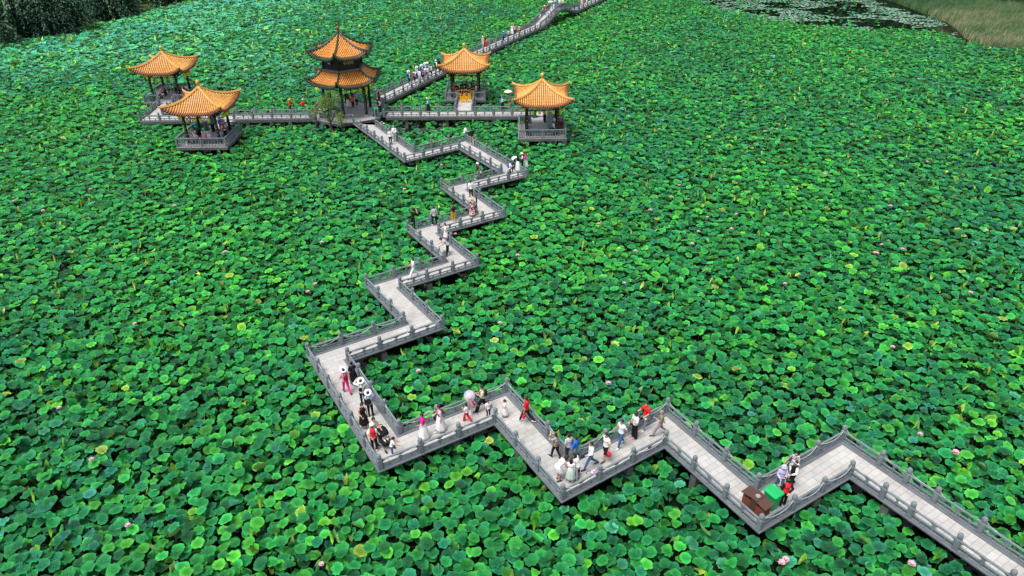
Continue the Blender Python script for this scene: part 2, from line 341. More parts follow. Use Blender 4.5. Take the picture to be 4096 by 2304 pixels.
# unit meshes shared by every railing
def post_mesh():
    b = MB(); b.box((0, 0, .33), (.22, .22, .66), bev=.02)
    for s_ in (-1, 1):
        b.box((s_*.111, 0, .34), (.012, .11, .46)); b.box((0, s_*.111, .34), (.11, .012, .46))
    b.lathe([(.09, .66), (.07, .69), (.07, .72), (.105, .73), (.12, .75), (.12, .79), (.105, .80), (.12, .81), (.12, .87), (.095, .885), (.10, .90), (.09, .93), (.05, .95)], n=12)
    return b.mesh('post', M_STONE, smooth=False)
def panel_mesh():
    """one bay, unit length along X from 0 to 1 (scaled), between post faces"""
    b = MB()
    def bar(z0, z1, w, w2=None):
        w2 = w2 or w; v = [(0, -w/2, z0), (0, w/2, z0), (0, w2/2, z1), (0, -w2/2, z1), (1, -w/2, z0), (1, w/2, z0), (1, w2/2, z1), (1, -w2/2, z1)]
        b.add(v, [(0, 3, 2, 1)[::-1], (4, 5, 6, 7), (0, 1, 5, 4), (1, 2, 6, 5), (2, 3, 7, 6), (3, 0, 4, 7)])
    bar(.03, .09, .10); bar(.24, .295, .07); bar(.525, .565, .08, .11); bar(.565, .61, .11, .07)
    # carved bracket in mid bay and half brackets at the ends
    def prof(cx, half, side=0):
        rows = [(.295, .09), (.34, .045), (.41, .03), (.46, .05), (.525, .12)]
        for (z0, w0), (z1, w1) in zip(rows, rows[1:]):
            a0, b0 = (cx-w0*half, cx+w0*half) if side == 0 else ((cx, cx+w0*half) if side > 0 else (cx-w0*half, cx))
            a1, b1 = (cx-w1*half, cx+w1*half) if side == 0 else ((cx, cx+w1*half) if side > 0 else (cx-w1*half, cx))
            v = [(a0, -.035, z0), (b0, -.035, z0), (b1, -.035, z1), (a1, -.035, z1), (a0, .035, z0), (b0, .035, z0), (b1, .035, z1), (a1, .035, z1)]
            b.add(v, [(0, 1, 2, 3), (7, 6, 5, 4), (0, 3, 7, 4), (1, 5, 6, 2), (0, 4, 5, 1), (3, 2, 6, 7)])
    prof(.5, .9); prof(0, .8, 1); prof(1, .8, -1)
    for cx in (.2, .5, .8):
        b.box((cx, 0, .165), (.04, .06, .15))
    return b.mesh('railing_panel', M_STONE, smooth=False)
def baluster_mesh():
    b = MB()
    def bar(z0, z1, w):
        v = [(0, -w/2, z0), (0, w/2, z0), (0, w/2, z1), (0, -w/2, z1), (1, -w/2, z0), (1, w/2, z0), (1, w/2, z1), (1, -w/2, z1)]
        b.add(v, [(0, 3, 2, 1)[::-1], (4, 5, 6, 7), (0, 1, 5, 4), (1, 2, 6, 5), (2, 3, 7, 6), (3, 0, 4, 7)])
    bar(.0, .08, .12); bar(.84, .95, .14); bar(.70, .73, .05)
    for i in range(8):
        x = (i+.5)/8; b.box((x, 0, .41), (.028, .045, .66))
        if i % 2 == 0: b.box((x+.06, 0, .785), (.03, .04, .12))
    return b.mesh('baluster_panel', M_STONE, smooth=False)
def sqpost_mesh():
    b = MB(); b.box((0, 0, .5), (.16, .16, 1.0), bev=.015); return b.mesh('post', M_STONE, smooth=False)
POST, PANEL, BALU, SQP = post_mesh(), panel_mesh(), baluster_mesh(), sqpost_mesh()

def railing(name, pts, label, kind='stone', zs=None, group='grey stone railings of the footbridges', skip=()):
    """zs: optional height of the deck at every post"""
    zs = zs or [DZ]*len(pts); o = thing(name, (pts[0][0], pts[0][1], zs[0]), label, 'railing', group); po = o['_o']
    for i, p in enumerate(pts):
        q = pts[min(i+1, len(pts)-1)] if i < len(pts)-1 else pts[i-1]
        a = math.atan2(q[1]-p[1], q[0]-p[0])
        inst('post', POST if kind == 'stone' else SQP, o, (p[0], p[1], zs[i]), a, po=po)
    for i in range(len(pts)-1):
        if i in skip: continue
        p, q = Vector((*pts[i], zs[i])), Vector((*pts[i+1], zs[i+1])); d = q-p; L_ = math.hypot(d.x, d.y)
        u = Vector((d.x/L_, d.y/L_, d.z/L_)); g = .095 if kind == 'stone' else .075
        if L_ < .5: continue
        k = inst('railing_panel' if kind == 'stone' else 'baluster_panel', PANEL if kind == 'stone' else BALU, o, p+u*g, math.atan2(d.y, d.x), (L_-2*g, 1, 1), po)
        if abs(d.z) > .01:
            k.rotation_euler = (0, -math.atan2(d.z, L_), math.atan2(d.y, d.x))
    return o

def walkway(name, A, B, label, pave, cat='footbridge', z=DZ, group='footbridges over the lotus pond'):
    """A left edge, B right edge (rail lines)"""
    o = thing(name, (A[0][0], A[0][1], 0), label, cat, group)
    Ao, Bo = offset_line(A, .24), offset_line(B, -.24); Ai, Bi = offset_line(A, -.17), offset_line(B, .17)
    m = MB(); strip(m, Ao, Bo, z-.30, z-.04); m.build('slab', M_FASCIA, o)
    m = MB(); strip(m, Ai, Bi, z-.04, z); m.build('paving', pave, o)
    for X, Y in ((Ao, Ai), (Bi, Bo)):
        m = MB(); strip(m, X, Y, z-.04, z+.035); m.build('kerb', M_LEDGE, o)
    for i in range(len(A)-1):
        a = (Vector(A[i])+Vector(B[i]))/2; b = (Vector(A[i+1])+Vector(B[i+1]))/2; L_ = (b-a).length; t = (b-a)/L_
        for k in range(max(1, int(L_/4))):
            c = a+t*(L_*(k+.5)/max(1, int(L_/4))); mm = MB()
            mm.box((c.x, c.y, .45), (.35, 1.9, 1.1), math.atan2(t.y, t.x)); mm.build('pier', M_FASCIA, o)
    return o
walkway('zigzag_footbridge', LC, RC, 'long zigzag stone footbridge with pale pavers from the pagoda to lower right', M_PAVE)
railing('stone_railing', LP, 'stone railing along the near, left hand side of the zigzag footbridge')
railing('stone_railing', RP, 'stone railing along the far, right hand side of the zigzag footbridge')

def spaced(a, b, step=2.1, ends=True):
    a, b = Vector(a), Vector(b); n = max(1, round((b-a).length/step)); return [tuple(a+(b-a)*i/n) for i in range(n+1)]
# walkway from the pagoda to the right front pavilion
walkway('straight_footbridge', [(-13.9, 79.75), (4.3, 79.35)], [(-13.9, 78.0), (4.3, 77.6)], 'straight stone footbridge from the pagoda to the right hand pavilions', M_PAVE_X)
railing('stone_railing', spaced((-14.1, 78.02), (4.3, 77.62)), 'front stone railing of the straight footbridge right of the pagoda, above the dark open water', skip=(8,))
railing('stone_railing', spaced((-14.3, 79.85), (-6.25, 79.6), 2.0)+spaced((-6.25, 81.5), (-6.25, 83.7)), 'back stone railing between the pagoda and the spur to the back pavilion')
railing('stone_railing', [(-4.3, 83.7), (-4.3, 81.5), (-4.3, 79.55)]+spaced((-2.2, 79.5), (4.3, 79.35)), 'back stone railing right of the spur to the back pavilion, behind two strollers')
o = thing('footbridge_spur', (-5.28, 81.8, 0), 'short pale spur leading to the open front of the back pavilion', 'footbridge', 'footbridges over the lotus pond')
m = MB(); m.box((-5.28, 82.02, 1.14), (2.5, 4.0, .26)); m.build('slab', M_FASCIA, o)
m = MB(); m.box((-5.28, 82.02, 1.287), (1.7, 4.0, .034)); m.build('paving', M_PAVE_X, o)
# walkway on the left
walkway('straight_footbridge', [(-41.1, 79.15), (-22.2, 79.0)], [(-41.1, 77.35), (-22.2, 77.75)], 'straight stone footbridge from the pagoda to the two left hand pavilions', M_PAVE_X)
railing('stone_railing', spaced((-41.1, 77.35), (-32.35, 77.5))+[], 'front stone railing at the far left end of the left footbridge')
railing('stone_railing', spaced((-30.75, 77.6), (-22.3, 77.75)), 'front stone railing of the left footbridge between nearest left pavilion and pagoda')
railing('stone_railing', spaced((-41.25, 79.1), (-41.6, 83.6)), 'stone railing on the left side of the spur to the rear left pavilion')
railing('stone_railing', spaced((-39.85, 83.5), (-39.3, 79.1))+spaced((-37.3, 79.2), (-22.4, 79.1)), 'back stone railing of the left footbridge, in front of the two strollers in red')
o = thing('footbridge_spur', (-40.4, 81.3, 0), 'pale spur climbing from left footbridge to the rear left pavilion', 'footbridge', 'footbridges over the lotus pond')
m = MB(); strip(m, [(-41.35, 79.3), (-41.75, 84.25)], [(-39.15, 79.3), (-39.75, 84.25)], 1.0, 1.26); m.build('slab', M_FASCIA, o)
m = MB(); strip(m, [(-41.1, 79.35), (-41.45, 84.2)], [(-39.45, 79.35), (-40.0, 84.2)], 1.26, 1.295); m.build('paving', M_PAVE_X, o)
o = thing('footbridge_spur', (-31.55, 75.7, 0), 'pale spur behind the nearest left pavilion', 'footbridge', 'footbridges over the lotus pond')
m = MB(); m.box((-31.55, 75.6, 1.13), (2.1, 3.75, .26)); m.build('slab', M_FASCIA, o)
m = MB(); m.box((-31.55, 75.6, 1.277), (1.5, 3.75, .034)); m.build('paving', M_PAVE_X, o)
railing('stone_railing', [(-30.72, 75.8), (-30.68, 74.0)], 'short stone railing right of the spur behind the nearest left pavilion')
railing('stone_railing', [(-32.4, 75.8), (-32.4, 74.0)], 'short stone railing left of the spur behind the nearest left pavilion')
o = thing('footbridge_spur', (3.0, 76.2, 0), 'pale spur behind the right front pavilion with a green bin', 'footbridge', 'footbridges over the lotus pond')
m = MB(); m.box((3.1, 76.2, 1.13), (1.9, 2.4, .26)); m.build('slab', M_FASCIA, o)
m = MB(); m.box((3.1, 76.2, 1.277), (1.5, 2.4, .034)); m.build('paving', M_PAVE_X, o)
# upper walkway with its arched span
UR0, UR1 = (-14.78, 83.75), (-3.85, 107.15); dU = (.455, .890); nU = (-.890, .455)
def along(s, off=0.0): return (UR1[0]+dU[0]*s+nU[0]*off, UR1[1]+dU[1]*s+nU[1]*off)
def arch_z(s): return DZ+(1.55*math.cos((s-28.5)/8.6*math.pi/2)**2 if abs(s-28.5) < 8.6 else 0)
UL0 = (-16.3, 85.4); UL1 = (UR1[0]-1.69, UR1[1]+.95)
walkway('straight_footbridge', [UL0, UL1, along(19.9, 1.9)], [UR0, UR1, along(19.9, 0)], 'far stone footbridge climbing from behind the pagoda towards the upper right', M_PAVE_U)
railing('stone_railing', spaced(UR0, UR1, 2.0)[:-1]+spaced(UR1, along(19.9), 1.95), 'near side stone railing of the far footbridge behind the back pavilion')
railing('stone_railing', spaced(UL0, UL1, 2.0)[:-1]+spaced(UL1, along(19.9, 1.9), 1.95), 'far side stone railing of the far footbridge, behind the walking crowd')
walkway('straight_footbridge', [along(37.1, 1.9), along(66, 1.9)], [along(37.1), along(66)], 'last stretch of stone footbridge beyond the arched bridge at the top edge', M_PAVE_U)
railing('stone_railing', spaced(along(37.2), along(64)), 'near side stone railing beyond the arched bridge')
railing('stone_railing', spaced(along(37.2, 1.9), along(64, 1.9)), 'far side stone railing beyond the arched bridge')
o = thing('arched_footbridge', (*along(28.5, .95), 0), 'small humped footbridge with a dark arch below, at the top of the photo', 'bridge', 'footbridges over the lotus pond')
m = MB(); ss = np.linspace(19.9, 37.1, 25)
rings = [[(*along(s, -.27), arch_z(s)-.32), (*along(s, -.27), arch_z(s)+.05), (*along(s, .2), arch_z(s)+.05), (*along(s, .2), arch_z(s)),
          (*along(s, 1.7), arch_z(s)), (*along(s, 1.7), arch_z(s)+.05), (*along(s, 2.17), arch_z(s)+.05), (*along(s, 2.17), arch_z(s)-.32)] for s in ss]
m.loft(rings); m.build('slab', M_LEDGE, o)
m = MB(); m.loft([[(*along(s, .21), arch_z(s)+.004), (*along(s, 1.69), arch_z(s)+.004), (*along(s, 1.69), arch_z(s)+.02), (*along(s, .21), arch_z(s)+.02)] for s in ss]); m.build('paving', M_PAVE_U, o)
for side in (0, 1.9):
    sp = np.linspace(20.1, 36.9, 9); railing('stone_railing', [along(s, side) for s in sp], 'baluster railing on the %s side of the humped bridge' % ('near' if side == 0 else 'far'), 'bal', [float(arch_z(s)) for s in sp], group='baluster railings')

# ------------------------------------------------------------------ roofs
def roof(o, c, n, a0, Rc, R0, zt, ze, lift, mt, mp, mr, me_, rows=.2, trim=.28, name='roof', finial=None, ridge_r=.09, under=True):
    """n-sided sweeping tiled roof; Rc corner radius, R0 inner corner radius, zt/ze top and mid-eave heights"""
    tn = math.tan(math.pi/n); ap, ap0 = Rc*math.cos(math.pi/n), R0*math.cos(math.pi/n)
    def pt(k, q, s, up=0.0):
        am = a0+(k+.5)*2*math.pi/n; nx, ny = math.cos(am), math.sin(am); tx, ty = -ny, nx
        hw = max(q*tn, 1e-6); u = min(1.0, abs(s)/hw); t = (q-ap0)/(ap-ap0); x = 1-t
        z = ze+(zt-ze)*(.5*x+.5*x*x)+lift*(u**3.2)*max(0, t)**2+up
        e = -.16*(1-u**2.2)*max(0, t)**3         # eave bows in at mid span
        return (c[0]+nx*(q+e)+tx*s, c[1]+ny*(q+e)+ty*s, z)
    base = MB(); tiles = MB(); ends = MB(); und = MB(); NT, NU = 9, 14
    for k in range(n):
        g = [[pt(k, ap0+(ap-ap0)*i/NT, (j/NU*2-1)*(ap0+(ap-ap0)*i/NT)*tn) for j in range(NU+1)] for i in range(NT+1)]
        v = [p for r in g for p in r]; base.add(v, [(i*(NU+1)+j, i*(NU+1)+j+1, (i+1)*(NU+1)+j+1, (i+1)*(NU+1)+j)[::-1] for i in range(NT) for j in range(NU)])
        v2 = [(p[0], p[1], p[2]-.11) for p in v]; und.add(v2, [(i*(NU+1)+j, i*(NU+1)+j+1, (i+1)*(NU+1)+j+1, (i+1)*(NU+1)+j) for i in range(NT) for j in range(NU)])
        rim = [g[NT][j] for j in range(NU+1)]; und.add(rim+[(p[0], p[1], p[2]-.11) for p in rim], [(j, j+1, NU+2+j, NU+1+j)[::-1] for j in range(NU)])
        hw = ap*tn; m_ = int(hw/rows)
        for j in range(-m_, m_+1):
            s = j*rows
            if abs(s) > hw-.06: continue
            q0 = max(ap0, abs(s)/tn)+.02; qs = np.linspace(q0, ap-trim, max(2, int((ap-q0)/.32)+1)) if ap-trim > q0+.05 else None
            if qs is not None: tiles.tube([pt(k, q, s, .035) for q in qs], .058, 6)
            q1 = max(q0, ap-trim); ends.tube([pt(k, q1, s, .045), pt(k, (q1+ap+.03)/2, s, .045), pt(k, ap+.04, s, .03)], .07, 7)
            ends.lathe([(.015, -.14), (.06, -.08), (.075, 0), (.05, .06)], pt(k, ap+.0, s+rows/2 if j < m_ else s, -.06), 6)
    base.build(name, mp, o, True); tiles.build(name+'_tiles', mt, o, True); ends.build('eave_tiles', me_, o, True)
    if under: und.build('eave_soffit', M_DARKROOF, o)
    for k in range(n):
        r = MB(); qs = np.linspace(ap0+.02, ap+.02, 12); P = [Vector(pt(k, q, -q*tn+1e-4, .10)) for q in qs]
        d = (P[-1]-P[-2]).normalized(); P += [P[-1]+d*.12+Vector((0, 0, .05)), P[-1]+d*.18+Vector((0, 0, .10)), P[-1]+d*.2+Vector((0, 0, .16))]
        r.tube(P, [ridge_r]*12+[ridge_r*.85, ridge_r*.6, ridge_r*.35], 8)
        r.tube([p+Vector((0, 0, ridge_r*1.1)) for p in P[:12]], ridge_r*.55, 6)
        r.build('hip_ridge', mr, o, True)
    if R0 > .3:
        r = MB()
        for k in range(n): r.tube([pt(k, ap0+.02, -ap0*tn, .1), pt(k, ap0+.02, ap0*tn, .1)], .1, 7)
        r.build('ridge_band', mr, o, True)
    if finial:
        r = MB(); r.lathe([(a*1.0, b) for a, b in [(.20, -.15), (.22, 0), (.15, .08), (.10, .14), (.085, .2), (.11, .30), (.14, .42), (.17, .54), (.165, .66), (.10, .74), (.03, .77)]], (c[0], c[1], zt-.02), 12)
        r.build('finial', finial, o, True)
    return pt

def lanterns(spots, txt, rz=0.0):
    for i, (p, lab) in enumerate(spots):
        o = thing('hanging_lantern', p, lab, 'lantern', 'yellow lanterns hung under the pavilion eaves')
        b = MB(); b.lathe([(.105, -.19), (.125, -.17), (.13, 0), (.125, .17), (.105, .19)], p, 12); b.build('lantern_shade', M_LANT, o, True)
        b = MB(); b.lathe([(.07, .19), (.08, .2), (.07, .22), (.012, .225), (.012, .50)], p, 6); b.build('lantern_cap', M_WOOD, o)
def ordinal(i): return ['leftmost', 'second from left', 'third from left', 'fourth from left', 'fifth from left', 'sixth from left', 'seventh from left', 'eighth from left', 'ninth from left'][i]

def gold_marks(mb, x, y, face=-1, zlo=2.0, zhi=4.0, n=7):
    """little brush-stroke characters down the face of a column board"""
    rnd = random.Random(int(x*100+y*10))
    for i in range(n):
        z = zhi-(zhi-zlo)*i/(n-1)
        for k in range(4):
            if rnd.random() < .8:
                mb.box((x+rnd.uniform(-.035, .035), y, z+rnd.uniform(-.05, .05)), (rnd.choice([.07, .018]), .012, rnd.choice([.016, .06])))

def small_pavilion(c, side, label, where, open_side, kind):
    """square pavilion: platform, four columns, beams, benches, railings, one yellow roof"""
    x, y = c; h = side/2; o = thing('pavilion', (x, y, 0), label, 'pavilion', 'four small yellow roofed pavilions')
    b = MB(); b.box((x, y, 1.17), (side+.25, side+.25, .25)); b.build('platform', M_FASCIA, o)
    b = MB(); b.box((x, y, 1.2985), (side+.1, side+.1, .02)); b.build('floor', M_CONC, o)
    for sx in (-1, 0, 1):
        for sy in (-1, 1):
            b = MB(); b.lathe([(.17, -.2), (.17, 1.05)], (x+sx*h*.8, y+sy*h*.8, 0), 8); b.build('pier', M_FASCIA, o)
    cd = 1.58
    for sx in (-1, 1):
        for sy in (-1, 1):
            b = MB(); b.lathe([(.2, 0), (.2, .10), (.16, .14)], (x+sx*cd, y+sy*cd, DZ+.008), 10); b.build('column_base', M_STONE, o)
            b = MB(); b.lathe([(.13, .12), (.13, 3.3)], (x+sx*cd, y+sy*cd, DZ), 12); cl = b.build('column', M_WOOD, o, True)
            if sy < 0:
                bd = MB(); bd.box((x+sx*cd, y+sy*cd-.135, 2.95), (.2, .03, 2.3)); p2 = bd.build('couplet_board', M_WOOD, o)
                g = MB(); gold_marks(g, x+sx*cd, y+sy*cd-.156); g.build('gold_lettering', M_GOLD, o)
    b = MB()
    for s_ in (-1, 1):
        b.beam((x-2.1, y+s_*cd, 4.42), (x+2.1, y+s_*cd, 4.42), .14, .26); b.beam((x+s_*cd, y-2.1, 4.42), (x+s_*cd, y+2.1, 4.42), .13, .24)
        b.beam((x-cd, y+s_*cd, 4.0), (x+cd, y+s_*cd, 4.0), .07, .09); b.beam((x+s_*cd, y-cd, 4.0), (x+s_*cd, y+cd, 4.0), .07, .09)
        for k in range(9):
            t = -cd+.2+k*(2*cd-.4)/8; b.beam((x+t, y+s_*cd, 4.0), (x+t, y+s_*cd, 4.32), .03, .03); b.beam((x+s_*cd, y+t, 4.0), (x+s_*cd, y+t, 4.32), .03, .03)
    for sx in (-1, 1):
        for sy in (-1, 1):
            b.beam((x+sx*cd, y+sy*cd, 4.5), (x+sx*2.6, y+sy*2.6, 5.02), .12, .16); b.beam((x+sx*cd*.98, y+sy*cd*.98, 4.6), (x, y, 6.2), .1, .12)
    b.build('beam_frame', M_BEAM, o)
    # benches between the columns, except on the side where the spur comes in
    for sd in 'SNEW':
        if sd == open_side: continue
        b = MB()
        if sd in 'SN': yy = y+(-cd if sd == 'S' else cd); b.box((x, yy, 1.75), (2*cd-.3, .36, .06)); legs = [(x+t, yy) for t in (-1.2, 0, 1.2)]
        else: xx = x+(-cd if sd == 'W' else cd); b.box((xx, y, 1.75), (.36, 2*cd-.3, .06)); legs = [(xx, y+t) for t in (-1.2, 0, 1.2)]
        for q in legs: b.box((q[0], q[1], 1.515), (.09, .09, .41))
        b.build('bench', M_WOOD, o)
    dy = .0
    pt = roof(o, (x, y), 4, R(-45), 2.90*math.sqrt(2), 0.02, 6.62, 4.66, .74, M_TILE, M_PAN, M_RIDGE, M_EAVE, rows=.215, trim=.2, finial=M_RIDGE)
    # railings round the platform
    e = h-.05; cor = {'SW': (x-e, y-e), 'SE': (x+e, y-e), 'NE': (x+e, y+e), 'NW': (x-e, y+e)}
    gap = 0.95
    if open_side == 'S': pts = [(x-gap+kind, y-e), (x-e, y-e), (x-e, y), (x-e, y+e), (x, y+e), (x+e, y+e), (x+e, y), (x+e, y-e), (x+gap+kind, y-e)]
    else: pts = [(x-gap+kind, y+e), (x-e, y+e), (x-e, y), (x-e, y-e), (x, y-e), (x+e, y-e), (x+e, y), (x+e, y+e), (x+gap+kind, y+e)]
    railing('baluster_railing', pts, 'grey baluster railing round the platform of the '+where, 'bal', group='baluster railings')
    return o
small_pavilion((-31.15, 71.35), 5.0, 'yellow roofed pavilion nearest on the left, crowded with white sun hats', 'nearest left pavilion', 'N', -.4)
small_pavilion((-41.2, 86.7), 4.9, 'yellow roofed pavilion at the far left, partly behind the nearer one', 'rear left pavilion', 'S', .3)
small_pavilion((-5.35, 86.4), 4.7, 'yellow roofed pavilion right of the pagoda with the singers in black and yellow', 'back pavilion with the singers', 'S', .07)
small_pavilion((3.3, 72.75), 4.8, 'rightmost yellow roofed pavilion, standing alone on the right with a white shirted sitter', 'rightmost pavilion', 'N', -.2)
T_ = 'yellow lantern under the %s eave of the %s, %s'
L_ = [((xx, 69.1, zz), T_ % ('front', 'nearest left pavilion', ordinal(i))) for i, (xx, zz) in enumerate([(-32.74, 4.25), (-32.07, 4.03), (-31.4, 4.0), (-30.7, 4.0), (-29.91, 4.05)])]
L_ += [((-28.8, yy, 4.1), 'yellow lantern under the right eave of the nearest left pavilion, '+w) for yy, w in ((70.0, 'nearest'), (70.5, 'second'), (71.0, 'third'), (71.7, 'farthest'))]
L_ += [((xx, 84.4, zz), T_ % ('front', 'rear left pavilion', ordinal(i))) for i, (xx, zz) in enumerate([(-42.6, 4.27), (-42.0, 4.1), (-41.27, 4.05), (-40.56, 4.04), (-39.84, 4.08)])]
L_ += [((-38.8, yy, 4.06), 'yellow lantern under the right eave of the rear left pavilion, '+w) for yy, w in ((85.67, 'nearest'), (86.27, 'second'), (86.84, 'third'), (87.42, 'farthest'))]
L_ += [((xx, 84.2, zz), T_ % ('front', 'back pavilion with the singers', ordinal(i))) for i, (xx, zz) in enumerate([(-7.31, 4.18), (-6.23, 3.96), (-5.5, 3.94), (-4.9, 3.94), (-4.22, 3.97), (-3.23, 4.16)])]
L_ += [((xx, 70.4, zz), T_ % ('front', 'rightmost pavilion', ordinal(i))) for i, (xx, zz) in enumerate([(1.31, 4.32), (2.3, 4.01), (2.97, 4.03), (3.66, 4.04), (4.34, 4.04), (5.37, 4.26)])]
L_ += [((xx, yy, zz), 'yellow lantern under the lower eave of the pagoda, '+ordinal(i)) for i, (xx, yy, zz) in enumerate([(-20.9, 77.0, 4.75), (-19.6, 77.0, 4.6), (-18.95, 76.9, 4.5), (-17.9, 77.0, 4.45), (-17.1, 77.2, 4.5), (-16.35, 77.6, 4.5), (-15.7, 77.9, 4.5), (-15.2, 78.6, 4.5), (-15.1, 79.3, 4.6)])]
lanterns(L_, '')

# ------------------------------------------------------------------ the two storey pagoda
PC = (-18.4, 79.85)
def hexp(Rr, k, z=None, a=R(270)):
    q = (PC[0]+Rr*math.cos(a+k*math.pi/3), PC[1]+Rr*math.sin(a+k*math.pi/3)); return q if z is None else (*q, z)
o = thing('pagoda', (*PC, 0), 'two storey hexagonal pagoda with orange tiles and dark green eaves', 'pagoda')
b = MB(); b.lathe([(4.5, 1.02), (4.5, 1.27)], (*PC, 0), 6, rot=R(30)); b.build('platform', M_FASCIA, o)
b = MB(); b.lathe([(4.42, 1.27), (4.42, 1.302)], (*PC, 0), 6, rot=R(30)); b.build('floor', M_CONC, o)
for k in range(6):
    q = hexp(2.62, k)
    b = MB(); b.lathe([(.24, 0), (.24, .10), (.2, .16)], (*q, DZ+.004), 10); b.build('column_base', M_CONC, o)
    b = MB(); b.lathe([(.16, .14), (.16, 4.4)], (*q, DZ), 12); b.build('column', M_WOOD, o, True)
    if k in (0, 1, 5):
        b = MB(); b.box((q[0], q[1]-.165, 2.9), (.24, .03, 2.5)); b.build('couplet_board', M_WOOD, o)
        g = MB(); gold_marks(g, q[0], q[1]-.186, zlo=1.9, zhi=4.0, n=8); g.build('gold_lettering', M_GOLD, o)
    b = MB(); b.lathe([(.2, -.2), (.2, 1.05)], (*hexp(3.8, k), 0), 8); b.build('pier', M_FASCIA, o)
b = MB(); gl = MB()
for k in range(6):
    p, q = hexp(2.62, k), hexp(2.62, k+1)
    b.beam((*p, 4.85), (*q, 4.85), .16, .3); b.beam((*p, 4.45), (*q, 4.45), .08, .1)
    b.beam(hexp(2.62, k, 5.0), hexp(3.95, k, 5.45), .13, .18); b.beam(hexp(2.2, k, 8.0), hexp(3.3, k, 8.3), .12, .16)
    for t in np.linspace(.08, .92, 9):
        x, y = p[0]+(q[0]-p[0])*t, p[1]+(q[1]-p[1])*t; d = .35*abs(t-.5)**1.5*4
        gl.beam((x, y, 4.42-d), (x, y, 4.7), .025, .025)
    gl.beam((p[0]+(q[0]-p[0])*.06, p[1]+(q[1]-p[1])*.06, 3.9), (p[0]+(q[0]-p[0])*.3, p[1]+(q[1]-p[1])*.3, 4.35), .03, .04)
    gl.beam((q[0]-(q[0]-p[0])*.06, q[1]-(q[1]-p[1])*.06, 3.9), (q[0]-(q[0]-p[0])*.3, q[1]-(q[1]-p[1])*.3, 4.35), .03, .04)
b.build('beam_frame', M_BEAM, o); gl.build('gilded_fretwork', plain('dull_gold_fretwork', (.16, .11, .03), .6, .4), o)
b = MB(); b.lathe([(2.15, 6.25), (2.15, 8.3)], (*PC, 0), 6, rot=R(30)); wl = b.build('upper_wall', plain('black_lattice_wall', (.014, .012, .012), .5, .5, 12), o)
M_LAT = plain('dark_red_window_frame', (.055, .016, .012), .6)
for k in range(6):
    p, q = Vector(hexp(2.17, k)), Vector(hexp(2.17, k+1)); b = MB()
    for z in (6.62, 7.05, 7.75): b.beam((*(p), z), (*(q), z), .06, .05)
    for t in np.linspace(.1, .9, 9): r_ = p.lerp(q, t); b.beam((*r_, 6.62), (*r_, 7.75), .03, .03)
    b.build('lattice_window', M_LAT, o)
    b = MB(); b.lathe([(.11, 6.3), (.11, 8.1)], (*hexp(2.2, k), 0), 8); b.build('upper_column', M_WOOD, o, True)
b = MB(); b.lathe([(2.5, 6.36), (2.42, 6.52)], (*PC, 0), 6, rot=R(30)); b.build('sill_band', M_LEDGE, o)
roof(o, PC, 6, R(270), 4.3, 2.3, 6.35, 4.98, .62, M_TILE_P, M_PAN_P, M_GREEN, M_GREEN, rows=.2, trim=.34, name='lower_roof', ridge_r=.11)
roof(o, (PC[0], PC[1]-.1), 6, R(270), 3.62, .05, 10.0, 7.82, .62, M_TILE_P, M_PAN_P, M_GREEN, M_GREEN, rows=.19, trim=.32, name='upper_roof', finial=plain('red_finial', (.33, .045, .03), .4), ridge_r=.10)
# name board with gold characters and a blue oval sign on the two upper front walls
mid = Vector(hexp(2.27, 0)).lerp(Vector(hexp(2.27, 1)), .5); dr = (Vector(hexp(2.27, 1))-Vector(hexp(2.27, 0))).normalized(); aa = math.atan2(dr.y, dr.x)
b = MB(); b.box((mid.x, mid.y, 7.22), (1.5, .06, .62), aa); nb = b.build('name_board', M_WOOD, o)
tx = bpy.data.curves.new('gold_lettering', 'FONT'); tx.body = '子所时'; tx.size = .40; tx.extrude = .012; tx.align_x = 'CENTER'; tx.align_y = 'CENTER'
tx.materials.append(M_GOLD); tmp = bpy.data.objects.new('tmp', tx); COL.objects.link(tmp); bpy.context.view_layer.update()
me_ = bpy.data.meshes.new_from_object(tmp.evaluated_get(bpy.context.evaluated_depsgraph_get())); me_.name = 'gold_lettering'; bpy.data.objects.remove(tmp)
to = bpy.data.objects.new('gold_lettering', me_); COL.objects.link(to); to.parent = nb
nrm = Vector((dr.y, -dr.x)); to.location = (mid.x+nrm.x*.045-PC[0], mid.y+nrm.y*.045-PC[1], 7.22); to.rotation_euler = (R(90), 0, aa)
mid2 = Vector(hexp(2.27, 0)).lerp(Vector(hexp(2.27, -1)), .55); dr2 = (Vector(hexp(2.27, 0))-Vector(hexp(2.27, -1))).normalized(); a2 = math.atan2(dr2.y, dr2.x)
b = MB(); ring = [(math.cos(t), math.sin(t)) for t in np.linspace(0, 2*math.pi, 21)[:-1]]; n2 = Vector((dr2.y, -dr2.x))
b.loft([[(mid2.x+dr2.x*u*.30+n2.x*d, mid2.y+dr2.y*u*.30+n2.y*d, 7.2+v*.19) for u, v in ring] for d in (-.02, .04)]); b.build('oval_sign', plain('blue_sign', (.012, .04, .32), .4), o)
b = MB()
for u, v, w, h2 in ((-.12, .03, .08, .05), (-.02, -.02, .07, .07), (.08, .03, .1, .03), (.12, -.04, .06, .05)):
    b.box((mid2.x+dr2.x*u+n2.x*.05, mid2.y+dr2.y*u+n2.y*.05, 7.2+v), (w, .012, h2), a2)
b.build('sign_emblem', plain('white_paint', (.8, .8, .8), .5), o)
hp = [hexp(4.25, k) for k in range(6)]
def seg(a, b, t0, t1): a, b = Vector(a), Vector(b); return [tuple(a.lerp(b, t0)), tuple(a.lerp(b, t1))]
railing('baluster_railing', seg(hp[5], hp[0], .12, .55)+seg(hp[5], hp[0], 1.0, 1.0)[:1]+[(-17.15, 75.95)], 'baluster railing on the left front edge of the pagoda platform, behind the young willow', 'bal', group='baluster railings')
